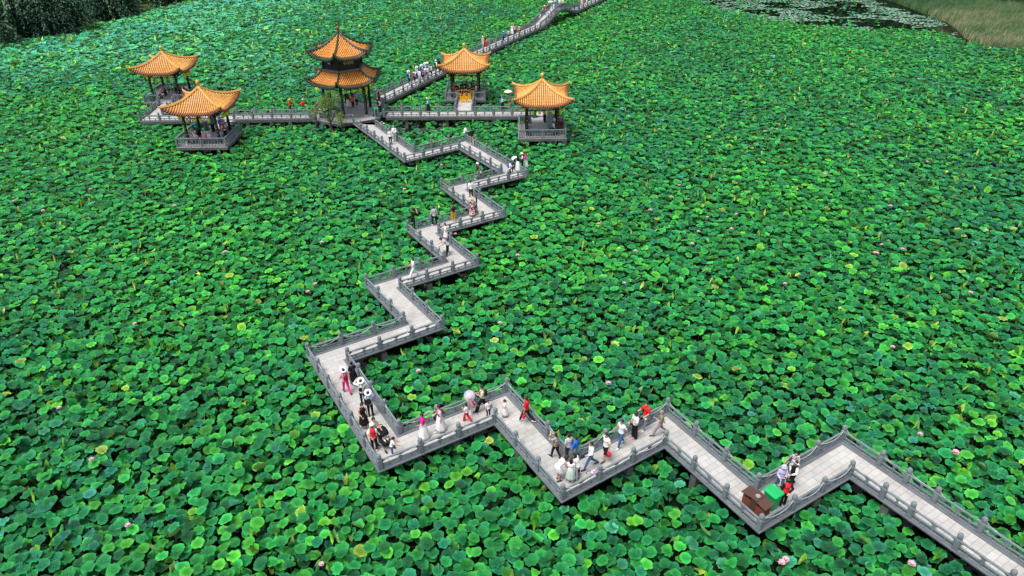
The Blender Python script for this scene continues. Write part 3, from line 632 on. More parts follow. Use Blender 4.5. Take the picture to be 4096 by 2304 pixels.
railing('baluster_railing', [(-14.95, 77.35), tuple(hp[1]), (-14.72, 78.0)], 'short baluster railing at the right of the pagoda, in front of a green bin', 'bal', group='baluster railings')
railing('baluster_railing', [(-14.72, 79.95), tuple(Vector(hp[2])), tuple(Vector(hp[2]).lerp(Vector(hp[3]), .05))], 'baluster railing on the right back edge of the pagoda platform', 'bal', group='baluster railings')
railing('baluster_railing', [tuple(Vector(hp[2]).lerp(Vector(hp[3]), .6)), tuple(hp[3]), tuple(Vector(hp[3]).lerp(Vector(hp[4]), .5)), tuple(hp[4]), tuple(Vector(hp[4]).lerp(Vector(hp[5]), .5)), (-22.08, 79.2)], 'baluster railing round the back of the pagoda platform', 'bal', group='baluster railings')

# ------------------------------------------------------------------ pond, banks and far ground
def water_mat():
    m, n, b = _mat('pond_water'); g = n.nodes.new('ShaderNodeNewGeometry')
    b.inputs['Base Color'].default_value = (.004, .009, .005, 1); b.inputs['Roughness'].default_value = .05; b.inputs['Specular IOR Level'].default_value = .22
    bump(n, b, noise(n, 1.5, 3, .5, vec=g.outputs['Position']), .05, .05); return m
m = MB(); m.add([(-900, -300, 0), (900, -300, 0), (900, 1200, 0), (-900, 1200, 0)], [(0, 1, 2, 3)]); tag(m.build('water', water_mat()), kind='structure')
def ground_mat(name, stops, sc=.5):
    m, n, b = _mat(name); g = n.nodes.new('ShaderNodeNewGeometry')
    f = noise(n, sc, 6, .65, vec=g.outputs['Position']); f2 = noise(n, sc*12, 4, .7, vec=g.outputs['Position'])
    c = ramp(n, math_(n, 'ADD', math_(n, 'MULTIPLY', f, .6), math_(n, 'MULTIPLY', f2, .4)), stops)
    n.links.new(c, b.inputs['Base Color']); b.inputs['Roughness'].default_value = .95; b.inputs['Specular IOR Level'].default_value = .1
    bump(n, b, f2, .6, .08); return m
def bank(name, pts, zt, mat, inner):
    """sloping bank: shoreline pts (in order), rising inland"""
    n = len(pts); v = [(p[0], p[1], -.3) for p in pts]+[(p[0]+(q[0]), p[1]+(q[1]), zt) for p, q in zip(pts, inner)]
    f = [(i, i+1, n+i+1, n+i) for i in range(n-1)]+[tuple(range(n, 2*n))]
    mm = MB(); mm.add(v, f); return mm.build(name, mat)
LBK = [(-140, 60), (-100, 95), (-88, 108), (-82.5, 118.5), (-78.8, 125), (-76.2, 129), (-70.8, 139), (-68.6, 147), (-65.6, 155.8), (-59, 159), (-54, 166), (-50, 185), (-50, 400), (-500, 400), (-500, 60)]
b1 = bank('ground', LBK, .7, ground_mat('left_bank_soil', [(.3, (.02, .035, .012)), (.5, (.05, .09, .025)), (.7, (.14, .24, .06))]), [(-3, -1)]*11+[(0, 0)]*4)
tag(b1, kind='structure')
RBK = [(400, 90), (140, 94), (100, 101), (80, 107.5), (74, 110), (71.8, 114), (75.2, 124.5), (78.3, 137), (82.3, 149), (86, 170), (90, 400), (500, 400)]
b2 = bank('ground', RBK[::-1], 1.1, ground_mat('right_bank_soil', [(.3, (.03, .05, .02)), (.6, (.09, .11, .045)), (.8, (.16, .15, .08))]), [(4, 2)]*12)
tag(b2, kind='structure')

# ------------------------------------------------------------------ lotus
def dist_poly(X, Y, A, B):
    """signed test: inside any quad between the two rail lines, grown by margin"""
    return None
def in_quad(X, Y, q, mg):
    q = [Vector(p) for p in q]; c = sum(q, Vector((0, 0)))/4; ins = np.ones(len(X), bool)
    ar = sum(q[i].x*q[(i+1) % 4].y-q[(i+1) % 4].x*q[i].y for i in range(4)); sg = 1 if ar > 0 else -1
    for i in range(4):
        a, b_ = q[i], q[(i+1) % 4]; e = (b_-a)
        if e.length < 1e-6: continue
        e.normalize(); d = ((X-a.x)*(-e.y)+(Y-a.y)*e.x)*sg
        ins &= d > -mg
    return ins
def blocked(X, Y, mg=.1):
    bl = np.zeros(len(X), bool); Ao, Bo = offset_line(LC, .27), offset_line(RC, -.27)
    for i in range(len(Ao)-1): bl |= in_quad(X, Y, [Ao[i], Bo[i], Bo[i+1], Ao[i+1]], mg)
    for q in ([(-14, 80), (4.6, 79.7), (4.6, 77.3), (-14, 77.7)], [(-41.4, 79.4), (-22.2, 79.4), (-22.2, 77.4), (-41.4, 77.1)], [(-6.5, 79), (-4.1, 79), (-4.1, 84.2), (-6.5, 84.2)],
              [(-41.7, 79), (-39, 79), (-39.4, 84.5), (-42, 84.5)], [(-32.6, 73.7), (-30.5, 73.7), (-30.5, 78), (-32.6, 78)], [(2.1, 75), (4.1, 75), (4.1, 78), (2.1, 78)]): bl |= in_quad(X, Y, q, mg)
    for a, b_ in ((UR0, UR1), (UR1, along(66))):
        a, b_ = Vector(a), Vector(b_); d = (b_-a).normalized(); n_ = Vector((-d.y, d.x)); bl |= in_quad(X, Y, [a-n_*.27, b_-n_*.27, b_+n_*2.2, a+n_*2.2], mg)
    for cx, cy, h in ((-31.15, 71.35, 2.6), (-41.2, 86.7, 2.55), (-5.35, 86.4, 2.5), (3.3, 72.75, 2.5)): bl |= (abs(X-cx) < h+mg) & (abs(Y-cy) < h+mg)
    bl |= np.hypot(X-PC[0], Y-PC[1]) < 4.45+mg
    return bl
def vnoise(X, Y, s, seed=0):
    """cheap smooth value noise"""
    r = np.random.default_rng(seed); G = r.random((256, 256)); x, y = X/s, Y/s; xi, yi = np.floor(x).astype(int), np.floor(y).astype(int)
    fx, fy = x-xi, y-yi; fx = fx*fx*(3-2*fx); fy = fy*fy*(3-2*fy); g = lambda a, b_: G[a % 256, b_ % 256]
    return (g(xi, yi)*(1-fx)+g(xi+1, yi)*fx)*(1-fy)+(g(xi, yi+1)*(1-fx)+g(xi+1, yi+1)*fx)*fy
def side_poly(X, Y, line):
    """x of the shoreline at each y by interpolation"""
    ys = np.array([p[1] for p in line]); xs = np.array([p[0] for p in line]); o_ = np.argsort(ys); return np.interp(Y, ys[o_], xs[o_])
LSH = [(-140, 60), (-100, 95), (-88, 108), (-82.5, 118.5), (-78.8, 125), (-76.2, 129), (-70.8, 139), (-68.6, 147), (-65.6, 155.8), (-59, 159), (-54, 166), (-50, 185)]
LWS = [(37.5, 156), (38.5, 150), (40.5, 143), (47.6, 131.4), (52.6, 126.2), (62.4, 123.6), (72.5, 120.5)]     # edge of the lily water (x as a function)
def field(y0, y1, sp):
    hw0 = lambda y: 8+y*.80; n_y = int((y1-y0)/sp); pts = []
    for i in range(n_y):
        y = y0+i*sp; w = hw0(y); xs = np.arange(-w, w, sp)+(sp/2 if i % 2 else 0); pts.append(np.stack([xs, np.full(len(xs), y)], 1))
    P = np.concatenate(pts); P += rng.uniform(-.5, .5, P.shape)*sp*.72; return P
def keep_field(P):
    X, Y = P[:, 0], P[:, 1]; k = ~blocked(X, Y, .16)
    k &= X > side_poly(X, Y, LSH)-.3
    k &= ~((Y > 90) & (X > np.interp(Y, [0, 108, 110, 114, 124, 137, 149, 170], [900, 79, 73, 71, 75, 78, 82, 86])+.5)); k &= ~((X > 71) & (Y > np.interp(X, [71, 74, 80, 100, 140], [114, 110, 107.5, 101, 94])))
    lw = (X > 36.5) & (Y > np.interp(X, [36.5, 37.5, 38.5, 40.5, 47.6, 52.6, 62.4, 72.5, 76], [165, 157, 150, 143, 131.4, 126.2, 123.6, 120.5, 116])+2.0*(vnoise(X, Y, 4, 9)-.5))
    k &= ~(lw & (rng.random(len(X)) > .035))
    pd = ((X+9.7)/3.3)**2+((Y-76.3)/1.9)**2+.9*(vnoise(X, Y, .9, 5)-.5); k &= ~((pd < 1) & (rng.random(len(X)) > .05))
    hole = vnoise(X, Y, 2.2, 21)*vnoise(X, Y, .8, 22); k &= ~((hole > .70) & (rng.random(len(X)) < .75))
    return P[k]
def leaves(P, NA, rings, big=1.0, low=0.0, seed=3):
    r = np.random.default_rng(seed); N = len(P); X, Y = P[:, 0], P[:, 1]
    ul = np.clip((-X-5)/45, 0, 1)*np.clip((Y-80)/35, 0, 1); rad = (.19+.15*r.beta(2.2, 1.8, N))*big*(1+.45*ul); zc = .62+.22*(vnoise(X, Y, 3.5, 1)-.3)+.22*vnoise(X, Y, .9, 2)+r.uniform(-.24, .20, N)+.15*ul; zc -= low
    nearb = blocked(X, Y, .42); zc = np.where(nearb, np.minimum(zc, .93), zc)
    # radial profile: shallow bowl with a waving, drooping or lifted rim and an overall saddle
    bowl = r.normal(.06, .15, N); sad = np.abs(r.normal(0, .15, N)); ph = r.uniform(0, 2*np.pi, N); wav = r.uniform(.02, .075, N); wn = r.integers(4, 9, N); wp = r.uniform(0, 6.28, N)
    tilt = np.abs(r.normal(0, .24, N)); td = r.uniform(0, 2*np.pi, N)
    roll = r.random(N) < .035; sad = np.where(roll, r.uniform(.9, 1.5, N), sad); rad = np.where(roll, rad*.8, rad); zc = np.where(roll, zc+.1, zc)
    tilt = np.where(r.random(N) < .07, r.uniform(.8, 1.3, N), tilt)
    th = np.linspace(0, 2*np.pi, NA, endpoint=False)
    tt = th[None, :]+ph[:, None]*0; VV = []; AT = []
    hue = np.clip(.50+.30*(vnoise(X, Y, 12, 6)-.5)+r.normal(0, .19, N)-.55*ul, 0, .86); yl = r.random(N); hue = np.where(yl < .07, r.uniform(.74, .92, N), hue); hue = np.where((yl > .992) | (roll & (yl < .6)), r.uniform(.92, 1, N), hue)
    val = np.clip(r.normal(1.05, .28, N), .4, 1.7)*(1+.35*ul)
    scal = 1+.05*np.sin(9*th[None, :]+wp[:, None])*(r.random(N)[:, None] < .8)+r.normal(0, .022, (N, NA)); notch = 1-.16*np.exp(-((np.abs(((th[None, :]-ph[:, None]+np.pi) % (2*np.pi))-np.pi))/.28)**2)
    scal *= notch
    ell = 1+.12*np.cos(2*(tt-ph[:, None]))*r.random(N)[:, None]
    cen = np.stack([X, Y, zc], 1); VV.append(cen[:, None, :].copy()); AT.append(np.stack([hue, np.zeros(N), np.zeros(N), val], 1)[:, None, :])
    ct, st, cd, sdn = np.cos(tilt), np.sin(tilt), np.cos(td), np.sin(td)
    for q in rings:
        rr = rad[:, None]*q*(1+(scal-1)*q**3)*ell
        lx, ly = rr*np.cos(tt), rr*np.sin(tt); h = rad[:, None]*(bowl[:, None]*q**2*(1.0)+sad[:, None]*q**2*np.cos(2*(tt-td[:, None]*1.3))+wav[:, None]*2.2*q**4*np.sin(wn[:, None]*tt+wp[:, None])-.10*(1-q)**2)
        # folding shortens the leaf across the saddle
        kf = 1/np.sqrt(1+(2.2*sad[:, None]*q)**2); ax = tt; lx = lx*(1-(1-kf)*.5); ly = ly*(1-(1-kf)*.5)
        # tilt about the axis perpendicular to td
        a = lx*cd[:, None]+ly*sdn[:, None]; b_ = -lx*sdn[:, None]+ly*cd[:, None]; a2 = a*ct[:, None]-h*st[:, None]*-1; h2 = h*ct[:, None]-a*st[:, None]
        x2 = a2*cd[:, None]-b_*sdn[:, None]; y2 = a2*sdn[:, None]+b_*cd[:, None]
        VV.append(np.stack([x2+X[:, None], y2+Y[:, None], h2+zc[:, None]], 2))
        AT.append(np.stack(np.broadcast_arrays(hue[:, None], np.full((1, NA), q), (tt/(2*np.pi)) % 1.0, val[:, None]), 2))
    V = np.concatenate(VV, 1); A_ = np.concatenate(AT, 1); M_ = V.shape[1]; base = (np.arange(N)*M_)[:, None]
    F3 = np.array([(0, 1+k, 1+(k+1) % NA) for k in range(NA)]); F = [(base[:, :, None]+F3[None]).reshape(-1, 3)]
    F4 = [(1+i*NA+k, 1+(i+1)*NA+k, 1+(i+1)*NA+(k+1) % NA, 1+i*NA+(k+1) % NA) for i in range(len(rings)-1) for k in range(NA)]
    if F4: F.append((base[:, :, None]+np.array(F4)[None]).reshape(-1, 4))
    return V.reshape(-1, 3), F, A_.reshape(-1, 4), cen, rad
tagl = dict(cat='lotus', kind='stuff')
for nm, y0, y1, sp, NA, rg, low, lab in (
        ('lotus_leaves', 14, 44, .50, 26, (.35, .7, .92, 1.0), 0, 'dense cover of round green lotus leaves in the foreground'),
        ('lotus_leaves', 44, 82, .47, 16, (.45, .85, 1.0), 0, 'dense cover of lotus leaves around the pagoda and pavilions'),
        ('lotus_leaves', 82, 178, .46, 10, (.6, 1.0), 0, 'dense cover of lotus leaves stretching to the far banks')):
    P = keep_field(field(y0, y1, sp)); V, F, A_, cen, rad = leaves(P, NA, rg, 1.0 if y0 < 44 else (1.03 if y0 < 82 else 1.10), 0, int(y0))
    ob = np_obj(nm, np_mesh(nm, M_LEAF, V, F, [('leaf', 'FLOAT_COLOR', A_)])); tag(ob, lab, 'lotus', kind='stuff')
    if True:                                        # a lower, sparser storey of leaves and the stems
        P2 = keep_field(field(y0, y1, .50 if y0 < 80 else .66)); V, F, A_, c2, r2 = leaves(P2, 12 if y0 < 80 else 8, (.5, 1.0), .95 if y0 < 80 else 1.15, .42, int(y0)+1); V[:, 2] = np.maximum(V[:, 2], .04)
        ob = np_obj('lower_lotus_leaves', np_mesh('lower_lotus_leaves', M_LEAF, V, F, [('leaf', 'FLOAT_COLOR', A_)])); tag(ob, 'lower storey of shaded leaves under the '+('front' if y0 < 44 else ('middle' if y0 < 80 else 'distant'))+' lotus leaves', 'lotus', kind='stuff')
        if y0 > 80: continue
        C = cen if y0 < 44 else cen[::2]; N = len(C); ofs = rng.uniform(-.12, .12, (N, 2)); V = np.zeros((N, 6, 3))
        for k in range(3):
            a = 2*math.pi*k/3; dx, dy = .009*math.cos(a), .009*math.sin(a)
            V[:, k] = np.stack([C[:, 0]+ofs[:, 0]+dx, C[:, 1]+ofs[:, 1]+dy, np.full(N, -.05)], 1); V[:, 3+k] = np.stack([C[:, 0]+dx, C[:, 1]+dy, C[:, 2]-.01], 1)
        bi = (np.arange(N)*6)[:, None, None]; F = [(bi+np.array([[(0, 1, 4, 3), (1, 2, 5, 4), (2, 0, 3, 5)]])).reshape(-1, 4)]
        ob = np_obj('lotus_stems', np_mesh('lotus_stems', M_STEM, V.reshape(-1, 3), F, smooth=False)); tag(ob, 'thin green stems under the '+('foreground' if y0 < 44 else 'middle distance')+' lotus leaves', 'lotus', kind='stuff')

# floating lily pads on the open water at upper right, and a few in the dark pool
P = rng.uniform((36, 119), (92, 185), (26000, 2)); X, Y = P[:, 0], P[:, 1]
k = (Y > np.interp(X, [36.5, 37.5, 38.5, 40.5, 47.6, 52.6, 62.4, 72.5, 76], [165, 157, 150, 143, 131.4, 126.2, 123.6, 120.5, 118])-1.5) & (X < np.interp(Y, [118, 124, 137, 149, 170], [72, 75, 78, 82, 86])+.3)
k &= (vnoise(X, Y*1.0, 6, 31)*.6+vnoise(X, Y*2.2, 2.5, 32)*.4) > .50
P = P[k]; Q = rng.uniform((-13, 74.6), (-6, 78.2), (90, 2)); Q = Q[vnoise(Q[:, 0], Q[:, 1], .8, 8) > .5]; P = np.concatenate([P, Q]); N = len(P)
NA = 9; th = np.linspace(.25, 2*np.pi-.25, NA); rd = rng.uniform(.12, .24, N); rd[-len(Q):] *= .8; rot = rng.uniform(0, 6.28, N); z = .012+.02*rng.random(N)
ring = np.stack([P[:, :1]+rd[:, None]*np.cos(th[None]+rot[:, None]), P[:, 1:]+rd[:, None]*np.sin(th[None]+rot[:, None]), np.broadcast_to(z[:, None], (N, NA))+.012*rng.random((N, NA))], 2)
V = np.concatenate([np.stack([P[:, 0], P[:, 1], z], 1)[:, None], ring], 1); base = (np.arange(N)*(NA+1))[:, None, None]
F = [(base+np.array([[(0, 1+i, 2+i) for i in range(NA-1)]])).reshape(-1, 3)]
ob = np_obj('lily_pads', np_mesh('lily_pads', M_PAD, V.reshape(-1, 3), F, [('tint', 'FLOAT', np.repeat(rng.random(N), NA+1))])); tag(ob, 'pale floating lily pads on dark open water at upper right', 'lily pads', kind='stuff')

# blades of reed and weeds on the two banks
def blades(P, zb, h, w, lean, tint, mat, name, label, cat, seg=2, wind=(0, 0)):
    N = len(P); a = rng.uniform(0, 2*np.pi, N); l = lean*rng.uniform(.3, 1, N); hh = h*rng.uniform(.6, 1.15, N); dx, dy = np.cos(a), np.sin(a); ww = w*rng.uniform(.7, 1.3, N); V = np.zeros((N, 5, 3))
    bx, by = rng.uniform(-1, 1, N), rng.uniform(-1, 1, N); bn = np.hypot(bx, by); bx, by = bx/bn, by/bn
    for i, (t, k_) in enumerate(((0, 1.0), (.55, .8))):
        cx = P[:, 0]+(dx*l+wind[0])*hh*t**1.6; cy = P[:, 1]+(dy*l+wind[1])*hh*t**1.6; cz = zb+hh*t
        V[:, 2*i] = np.stack([cx-bx*ww*k_, cy-by*ww*k_, cz], 1); V[:, 2*i+1] = np.stack([cx+bx*ww*k_, cy+by*ww*k_, cz], 1)
    V[:, 4] = np.stack([P[:, 0]+(dx*l+wind[0])*hh, P[:, 1]+(dy*l+wind[1])*hh, zb+hh*.96], 1)
    b_ = (np.arange(N)*5)[:, None, None]; F = [(b_+np.array([[(0, 1, 3, 2)]])).reshape(-1, 4), (b_+np.array([[(2, 3, 4)]])).reshape(-1, 3)]
    ob = np_obj(name, np_mesh(name, mat, V.reshape(-1, 3), F, [('tint', 'FLOAT', np.repeat(tint, 5))], smooth=False)); tag(ob, label, cat, kind='stuff'); return ob
P = rng.uniform((70, 93), (135, 178), (150000, 2)); X, Y = P[:, 0], P[:, 1]
inl = (Y > 107) & (X > np.interp(Y, [107, 110, 114, 124.5, 137, 149, 170], [80, 74, 71.5, 75, 78, 82, 86])) | (Y > np.interp(X, [71, 74, 80, 100, 140], [114, 110, 107.5, 101, 94])) & (X > 76)
P = P[inl]; X, Y = P[:, 0], P[:, 1]; t = np.clip(.50+.6*(vnoise(X, Y, 7, 41)-.5)+.6*(vnoise(X, Y, 1.5, 42)-.5)+rng.normal(0, .2, len(P))-np.clip((Y-128)/40+(X-90)/60, 0, .5), 0, 1)
blades(P, .55, 1.35, .035, .45, t, M_REED, 'reeds', 'tall tan and green reeds on the bank at the upper right corner', 'reeds', wind=(.35, .1))
P = rng.uniform((-125, 100), (-50, 175), (60000, 2)); X, Y = P[:, 0], P[:, 1]; sh = side_poly(X, Y, LSH); P = P[(X < sh-.2) & (X > sh-22)]; X, Y = P[:, 0], P[:, 1]
t = np.clip(.35+.6*(vnoise(X, Y, 5, 51)-.5)+rng.normal(0, .2, len(P)), 0, .8); t = np.where((vnoise(X, Y, 4, 52) > .55) & (rng.random(len(P)) < .10), 1.0, t)
blades(P, .3, .75, .06, .9, t, M_BANKP, 'bank_weeds', 'dark weeds with orange flowers on the left bank under the willows', 'weeds')

# ------------------------------------------------------------------ trees
def strands(cx, cy, cz, rx, ry, rz, ns, nl, lmin, lmax, lw, ll, seed, zmin=.3):
    r = np.random.default_rng(seed); u = r.uniform(0, 2*np.pi, ns); w = r.uniform(-.25, 1, ns); q = np.sqrt(1-w**2)*r.uniform(.55, 1.0, ns)
    lump = 1+.22*np.sin(3*u+seed)+.12*np.sin(7*u+2*seed); sx, sy, sz = cx+rx*q*np.cos(u)*lump, cy+ry*q*np.sin(u)*lump, cz+rz*w*r.uniform(.7, 1, ns)
    nc = max(6, ns//13); ci = r.integers(0, nc, ns); sp_ = .30*rx/2.5      # strands gathered in hanging clumps
    sx, sy, sz = sx[ci]+r.normal(0, sp_, ns), sy[ci]+r.normal(0, sp_, ns), sz[ci]+r.normal(0, sp_*.8, ns); u = u[ci]
    L_ = r.uniform(lmin, lmax, ns); V = []; T = []
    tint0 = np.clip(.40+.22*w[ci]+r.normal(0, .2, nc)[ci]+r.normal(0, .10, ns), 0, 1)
    for k in range(nl):
        t = (k+r.random(ns))/nl; ox = np.cos(u)*(t**.6)*L_*.38; oy = np.sin(u)*(t**.6)*L_*.38
        px, py, pz = sx+ox+r.normal(0, .09, ns), sy+oy+r.normal(0, .09, ns), sz-L_*t**1.15+r.normal(0, .05, ns); ok = pz > zmin
        px, py, pz, uu = px[ok], py[ok], pz[ok], u[ok]; n_ = len(px); a = r.uniform(0, 2*np.pi, n_); dx, dy = np.cos(a), np.sin(a)
        hx, hy = -dy*lw, dx*lw; ex, ey, ez = dx*ll*.8+np.cos(uu)*ll*.4, dy*ll*.8+np.sin(uu)*ll*.4, -ll*r.uniform(.2, .9, n_)
        V.append(np.stack([np.stack([px, py, pz], 1), np.stack([px+hx+ex*.5, py+hy+ey*.5, pz+ez*.5], 1), np.stack([px+ex, py+ey, pz+ez], 1), np.stack([px-hx+ex*.5, py-hy+ey*.5, pz+ez*.5], 1)], 1)); T.append(np.clip(tint0[ok]+r.normal(0, .05, n_), 0, 1))
    V = np.concatenate(V); T = np.concatenate(T); return V, T
def leafcloud(name, V, T, mat, parent):
    off = np.array(parent['_o']); N = len(V); F = [np.arange(N*4).reshape(N, 4)]
    o_ = np_obj(name, np_mesh(name, mat, (V-off).reshape(-1, 3), F, [('tint', 'FLOAT', np.repeat(T, 4))], smooth=False), parent); return o_
def willow(x, y, h, rx, ns, label, seed, zc=None, lmax=6.5, big=1.0):
    o = thing('willow_tree', (x, y, .4), label, 'tree', 'big willows on the left bank'); r = random.Random(seed)
    b = MB(); b.tube([(x, y, -.1), (x+.2, y+.1, 2), (x+.1, y-.2, h*.45)], [.55, .42, .3], 9)
    for k in range(7):
        a = k*.9+r.random(); b.tube([(x+.1, y-.1, h*.3+.3*k), (x+math.cos(a)*rx*.3, y+math.sin(a)*rx*.3, h*.55+.2*k), (x+math.cos(a)*rx*.7, y+math.sin(a)*rx*.7, h*.8)], [.2, .13, .05], 6)
    b.build('trunk', M_BARK, o, True)
    V, T = strands(x, y, h*.46, rx, rx, h*.44, ns, 40, 1.6, lmax*.75, .13*big, .55*big, seed); leafcloud('crown', V, T, M_WILLOW, o); return o
willow(-81.8, 128.0, 10.5, 7.2, 1400, 'large dark willow at the upper left corner, its strands hanging to the water', 1)
willow(-90.0, 121.0, 10.5, 7.0, 1100, 'dark willow cut off by the left edge of the photo', 2)
willow(-94, 143, 14, 7.5, 520, 'willow behind the corner willow, its crown cut by the top edge', 3)
willow(-76.8, 143.5, 10.5, 5.2, 1000, 'second willow right of the corner willow, overhanging the flowering bank', 4)
willow(-73.5, 159, 12, 5.2, 460, 'rightmost shadowy willow at the top edge of the photo', 5)
willow(-84, 163, 14, 7, 420, 'rear willow in the dark gap between the other willows', 6)
for i_, (x_, y_) in enumerate(((22, 195), (38, 190), (54, 193), (70, 188), (86, 194), (102, 190), (118, 193), (134, 190))):
    o = willow(x_, y_, 21, 10, 700, ['first', 'second', 'third', 'fourth', 'fifth', 'sixth', 'seventh', 'eighth'][i_]+' willow from the left in the far shore row that darkens the water', 20+i_, lmax=11, big=2.6); o['group'] = 'row of willows on the far shore'
# low rounded bushes on the reed bank
def bush(x, y, r_, h, label, seed, mat=M_BUSH, name='bush', grp='bushes on the reed bank'):
    o = thing(name, (x, y, .8), label, 'bush', grp); q = np.random.default_rng(seed); N = 3200
    d = q.normal(size=(N, 3)); d /= np.linalg.norm(d, axis=1)[:, None]; lump = 1+.25*np.sin(4*np.arctan2(d[:, 1], d[:, 0])+seed)+.2*np.sin(5*d[:, 2]*3+seed)
    P = np.stack([x+d[:, 0]*r_*lump*q.uniform(.6, 1, N), y+d[:, 1]*r_*lump*q.uniform(.6, 1, N), .9+h*.5+d[:, 2]*h*.55*lump*q.uniform(.6, 1, N)], 1)
    e1 = q.normal(size=(N, 3)); e1 /= np.linalg.norm(e1, axis=1)[:, None]; e2 = np.cross(e1, d); s_ = .16
    V = np.stack([P-e1*s_, P-e2*s_*.6, P+e1*s_, P+e2*s_*.6], 1); leafcloud('foliage', V, np.clip(.45+.4*d[:, 2]+q.normal(0, .2, N), 0, 1), mat, o)
    b = MB(); b.tube([(x, y, .4), (x+.1, y, 1.2), (x, y+.2, 1.6)], [.12, .08, .05], 6); b.build('stem', M_BARK, o)
bush(97, 146, 3.2, 2.2, 'dark green bush at the top edge, left of the other bushes', 1); bush(91, 151, 2.6, 2.0, 'dark bush beside the water at the top edge', 2); bush(104, 131, 3.4, 2.4, 'dark green bush cut by the right edge of the photo', 3)

# the young leaning willow by the pagoda
bx, by = -19.15, 74.5
o = thing('young_willow', (bx, by, 0), 'young leaning willow with yellow green leaves in front of the pagoda', 'tree')
b = MB(); b.tube([(bx+.15, by-.1, -.1), (bx, by, .6), (bx-.25, by+.15, 1.5), (bx-.2, by+.3, 2.1)], [.17, .14, .12, .11], 8)
for P_ in ([(-.2, .3, 2.0), (-.65, .4, 2.6), (-1.0, .5, 3.3), (-1.2, .6, 4.3)], [(-.2, .3, 2.0), (-.3, .35, 2.9), (-.15, .4, 3.8), (.1, .5, 4.9)], [(-.2, .3, 1.8), (.25, .2, 2.4), (.45, .1, 2.9)], [(-1.0, .5, 3.2), (-1.5, .5, 3.7), (-1.9, .5, 4.2)], [(-.65, .4, 2.6), (-.9, .3, 3.4), (-.6, .4, 4.4)]):
    b.tube([(bx+p[0], by+p[1], p[2]) for p in P_], [.09, .065, .045, .02][:len(P_)], 6)
b.build('trunk', M_BARK, o, True)
Vs, Ts = [], []
for cx, cy, cz, rx, rz, ns, l2, sd_ in ((-.75, .6, 4.0, 1.0, .75, 120, 1.5, 7), (.05, .6, 4.5, .75, .6, 70, 1.3, 8), (-1.5, .6, 3.6, .7, .5, 55, 1.2, 9), (.5, .15, 2.5, .6, .75, 75, 1.2, 10), (.2, .5, 3.4, .5, .4, 35, 1.0, 11)):
    V, T = strands(bx+cx, by+cy, cz, rx, rx*.8, rz, ns, 17, .4, l2, .022, .14, sd_, .9); Vs.append(V); Ts.append(T)
leafcloud('crown', np.concatenate(Vs), np.concatenate(Ts), M_SAPL, o)
# ------------------------------------------------------------------ people
CC = dict(white=(.72, .72, .72), cream=(.62, .56, .46), black=(.012, .012, .014), navy=(.015, .025, .07), blue=(.03, .12, .55), lblue=(.30, .46, .75), sky=(.05, .38, .62), teal=(.02, .36, .42),
          grey=(.22, .22, .24), lgrey=(.42, .42, .44), jeans=(.05, .12, .26), red=(.62, .02, .03), darkred=(.22, .015, .03), maroon=(.10, .015, .03), pink=(.72, .28, .38), hot=(.80, .015, .25), lpink=(.72, .48, .55),
          magenta=(.60, .03, .35), purple=(.25, .12, .48), lav=(.46, .42, .66), orange=(.80, .14, .02), yellow=(.85, .42, .02), mustard=(.62, .33, .01), green=(.02, .30, .10), lgreen=(.45, .55, .50),
          olive=(.20, .20, .13), camo=(.22, .16, .12), dgreen=(.04, .06, .035), tan=(.36, .28, .21), brown=(.10, .05, .03), straw=(.62, .45, .24), floral=(.45, .12, .13), coral=(.60, .14, .11))
def cloth(c, pat=None):
    if pat is None: return plain('cloth_'+c, CC[c], .85, .14, 22, spec=.15)
    key = ('pat', c, pat)
    if key in _cache: return _cache[key]
    m, n, b = _mat(pat+'_cloth_'+c); tc = n.nodes.new('ShaderNodeTexCoord'); b.inputs['Roughness'].default_value = .85
    if pat == 'stripe':
        w = n.nodes.new('ShaderNodeTexWave'); w.bands_direction = 'Z'; w.inputs['Scale'].default_value = 7; n.links.new(tc.outputs['Object'], w.inputs['Vector']); f = w.outputs['Fac']
        col = ramp(n, f, [(.45, CC[c]), (.55, (.6, .6, .62))])
    elif pat == 'plaid':
        k = n.nodes.new('ShaderNodeTexChecker'); k.inputs['Scale'].default_value = 22; n.links.new(tc.outputs['Object'], k.inputs['Vector']); col = mixcol(n, k.outputs['Fac'], CC[c], (.65, .7, .8))
    else:
        v = n.nodes.new('ShaderNodeTexVoronoi'); v.inputs['Scale'].default_value = 9; n.links.new(tc.outputs['Object'], v.inputs['Vector'])
        s3 = n.nodes.new('ShaderNodeSeparateColor'); n.links.new(v.outputs['Color'], s3.inputs[0])
        col = ramp(n, s3.outputs[0], {'floral': [(.3, (.65, .45, .42)), (.5, CC[c]), (.75, (.05, .02, .03))], 'bright': [(.3, (.75, .1, .35)), (.5, (.1, .3, .7)), (.75, (.8, .7, .6))], 'camo': [(.3, CC[c]), (.55, tuple(x*.35 for x in CC[c])), (.75, (.45, .38, .3))], 'speck': [(.45, CC[c]), (.6, (.35, .35, .36))]}[pat])
    n.links.new(col, b.inputs['Base Color']); _cache[key] = m; return m
M_SKIN = plain('skin', (.50, .27, .17), .55, .06, 10, spec=.35); M_HAIR = plain('black_hair', (.012, .010, .009), .45, .3, 40); M_HAIRG = plain('grey_hair', (.22, .2, .19), .6, .3, 40)
M_EYE = plain('dark_eye', (.01, .008, .006), .3); M_LIP = plain('lips', (.30, .07, .06), .5); M_SHOEW = plain('white_shoes', (.7, .7, .7), .6); M_SHOEB = plain('black_shoes', (.015, .015, .015), .5)
M_PHONE = plain('phone_body', (.02, .02, .025), .25)
PEOPLE_GROUP = 'visitors on the footbridges and in the pavilions'
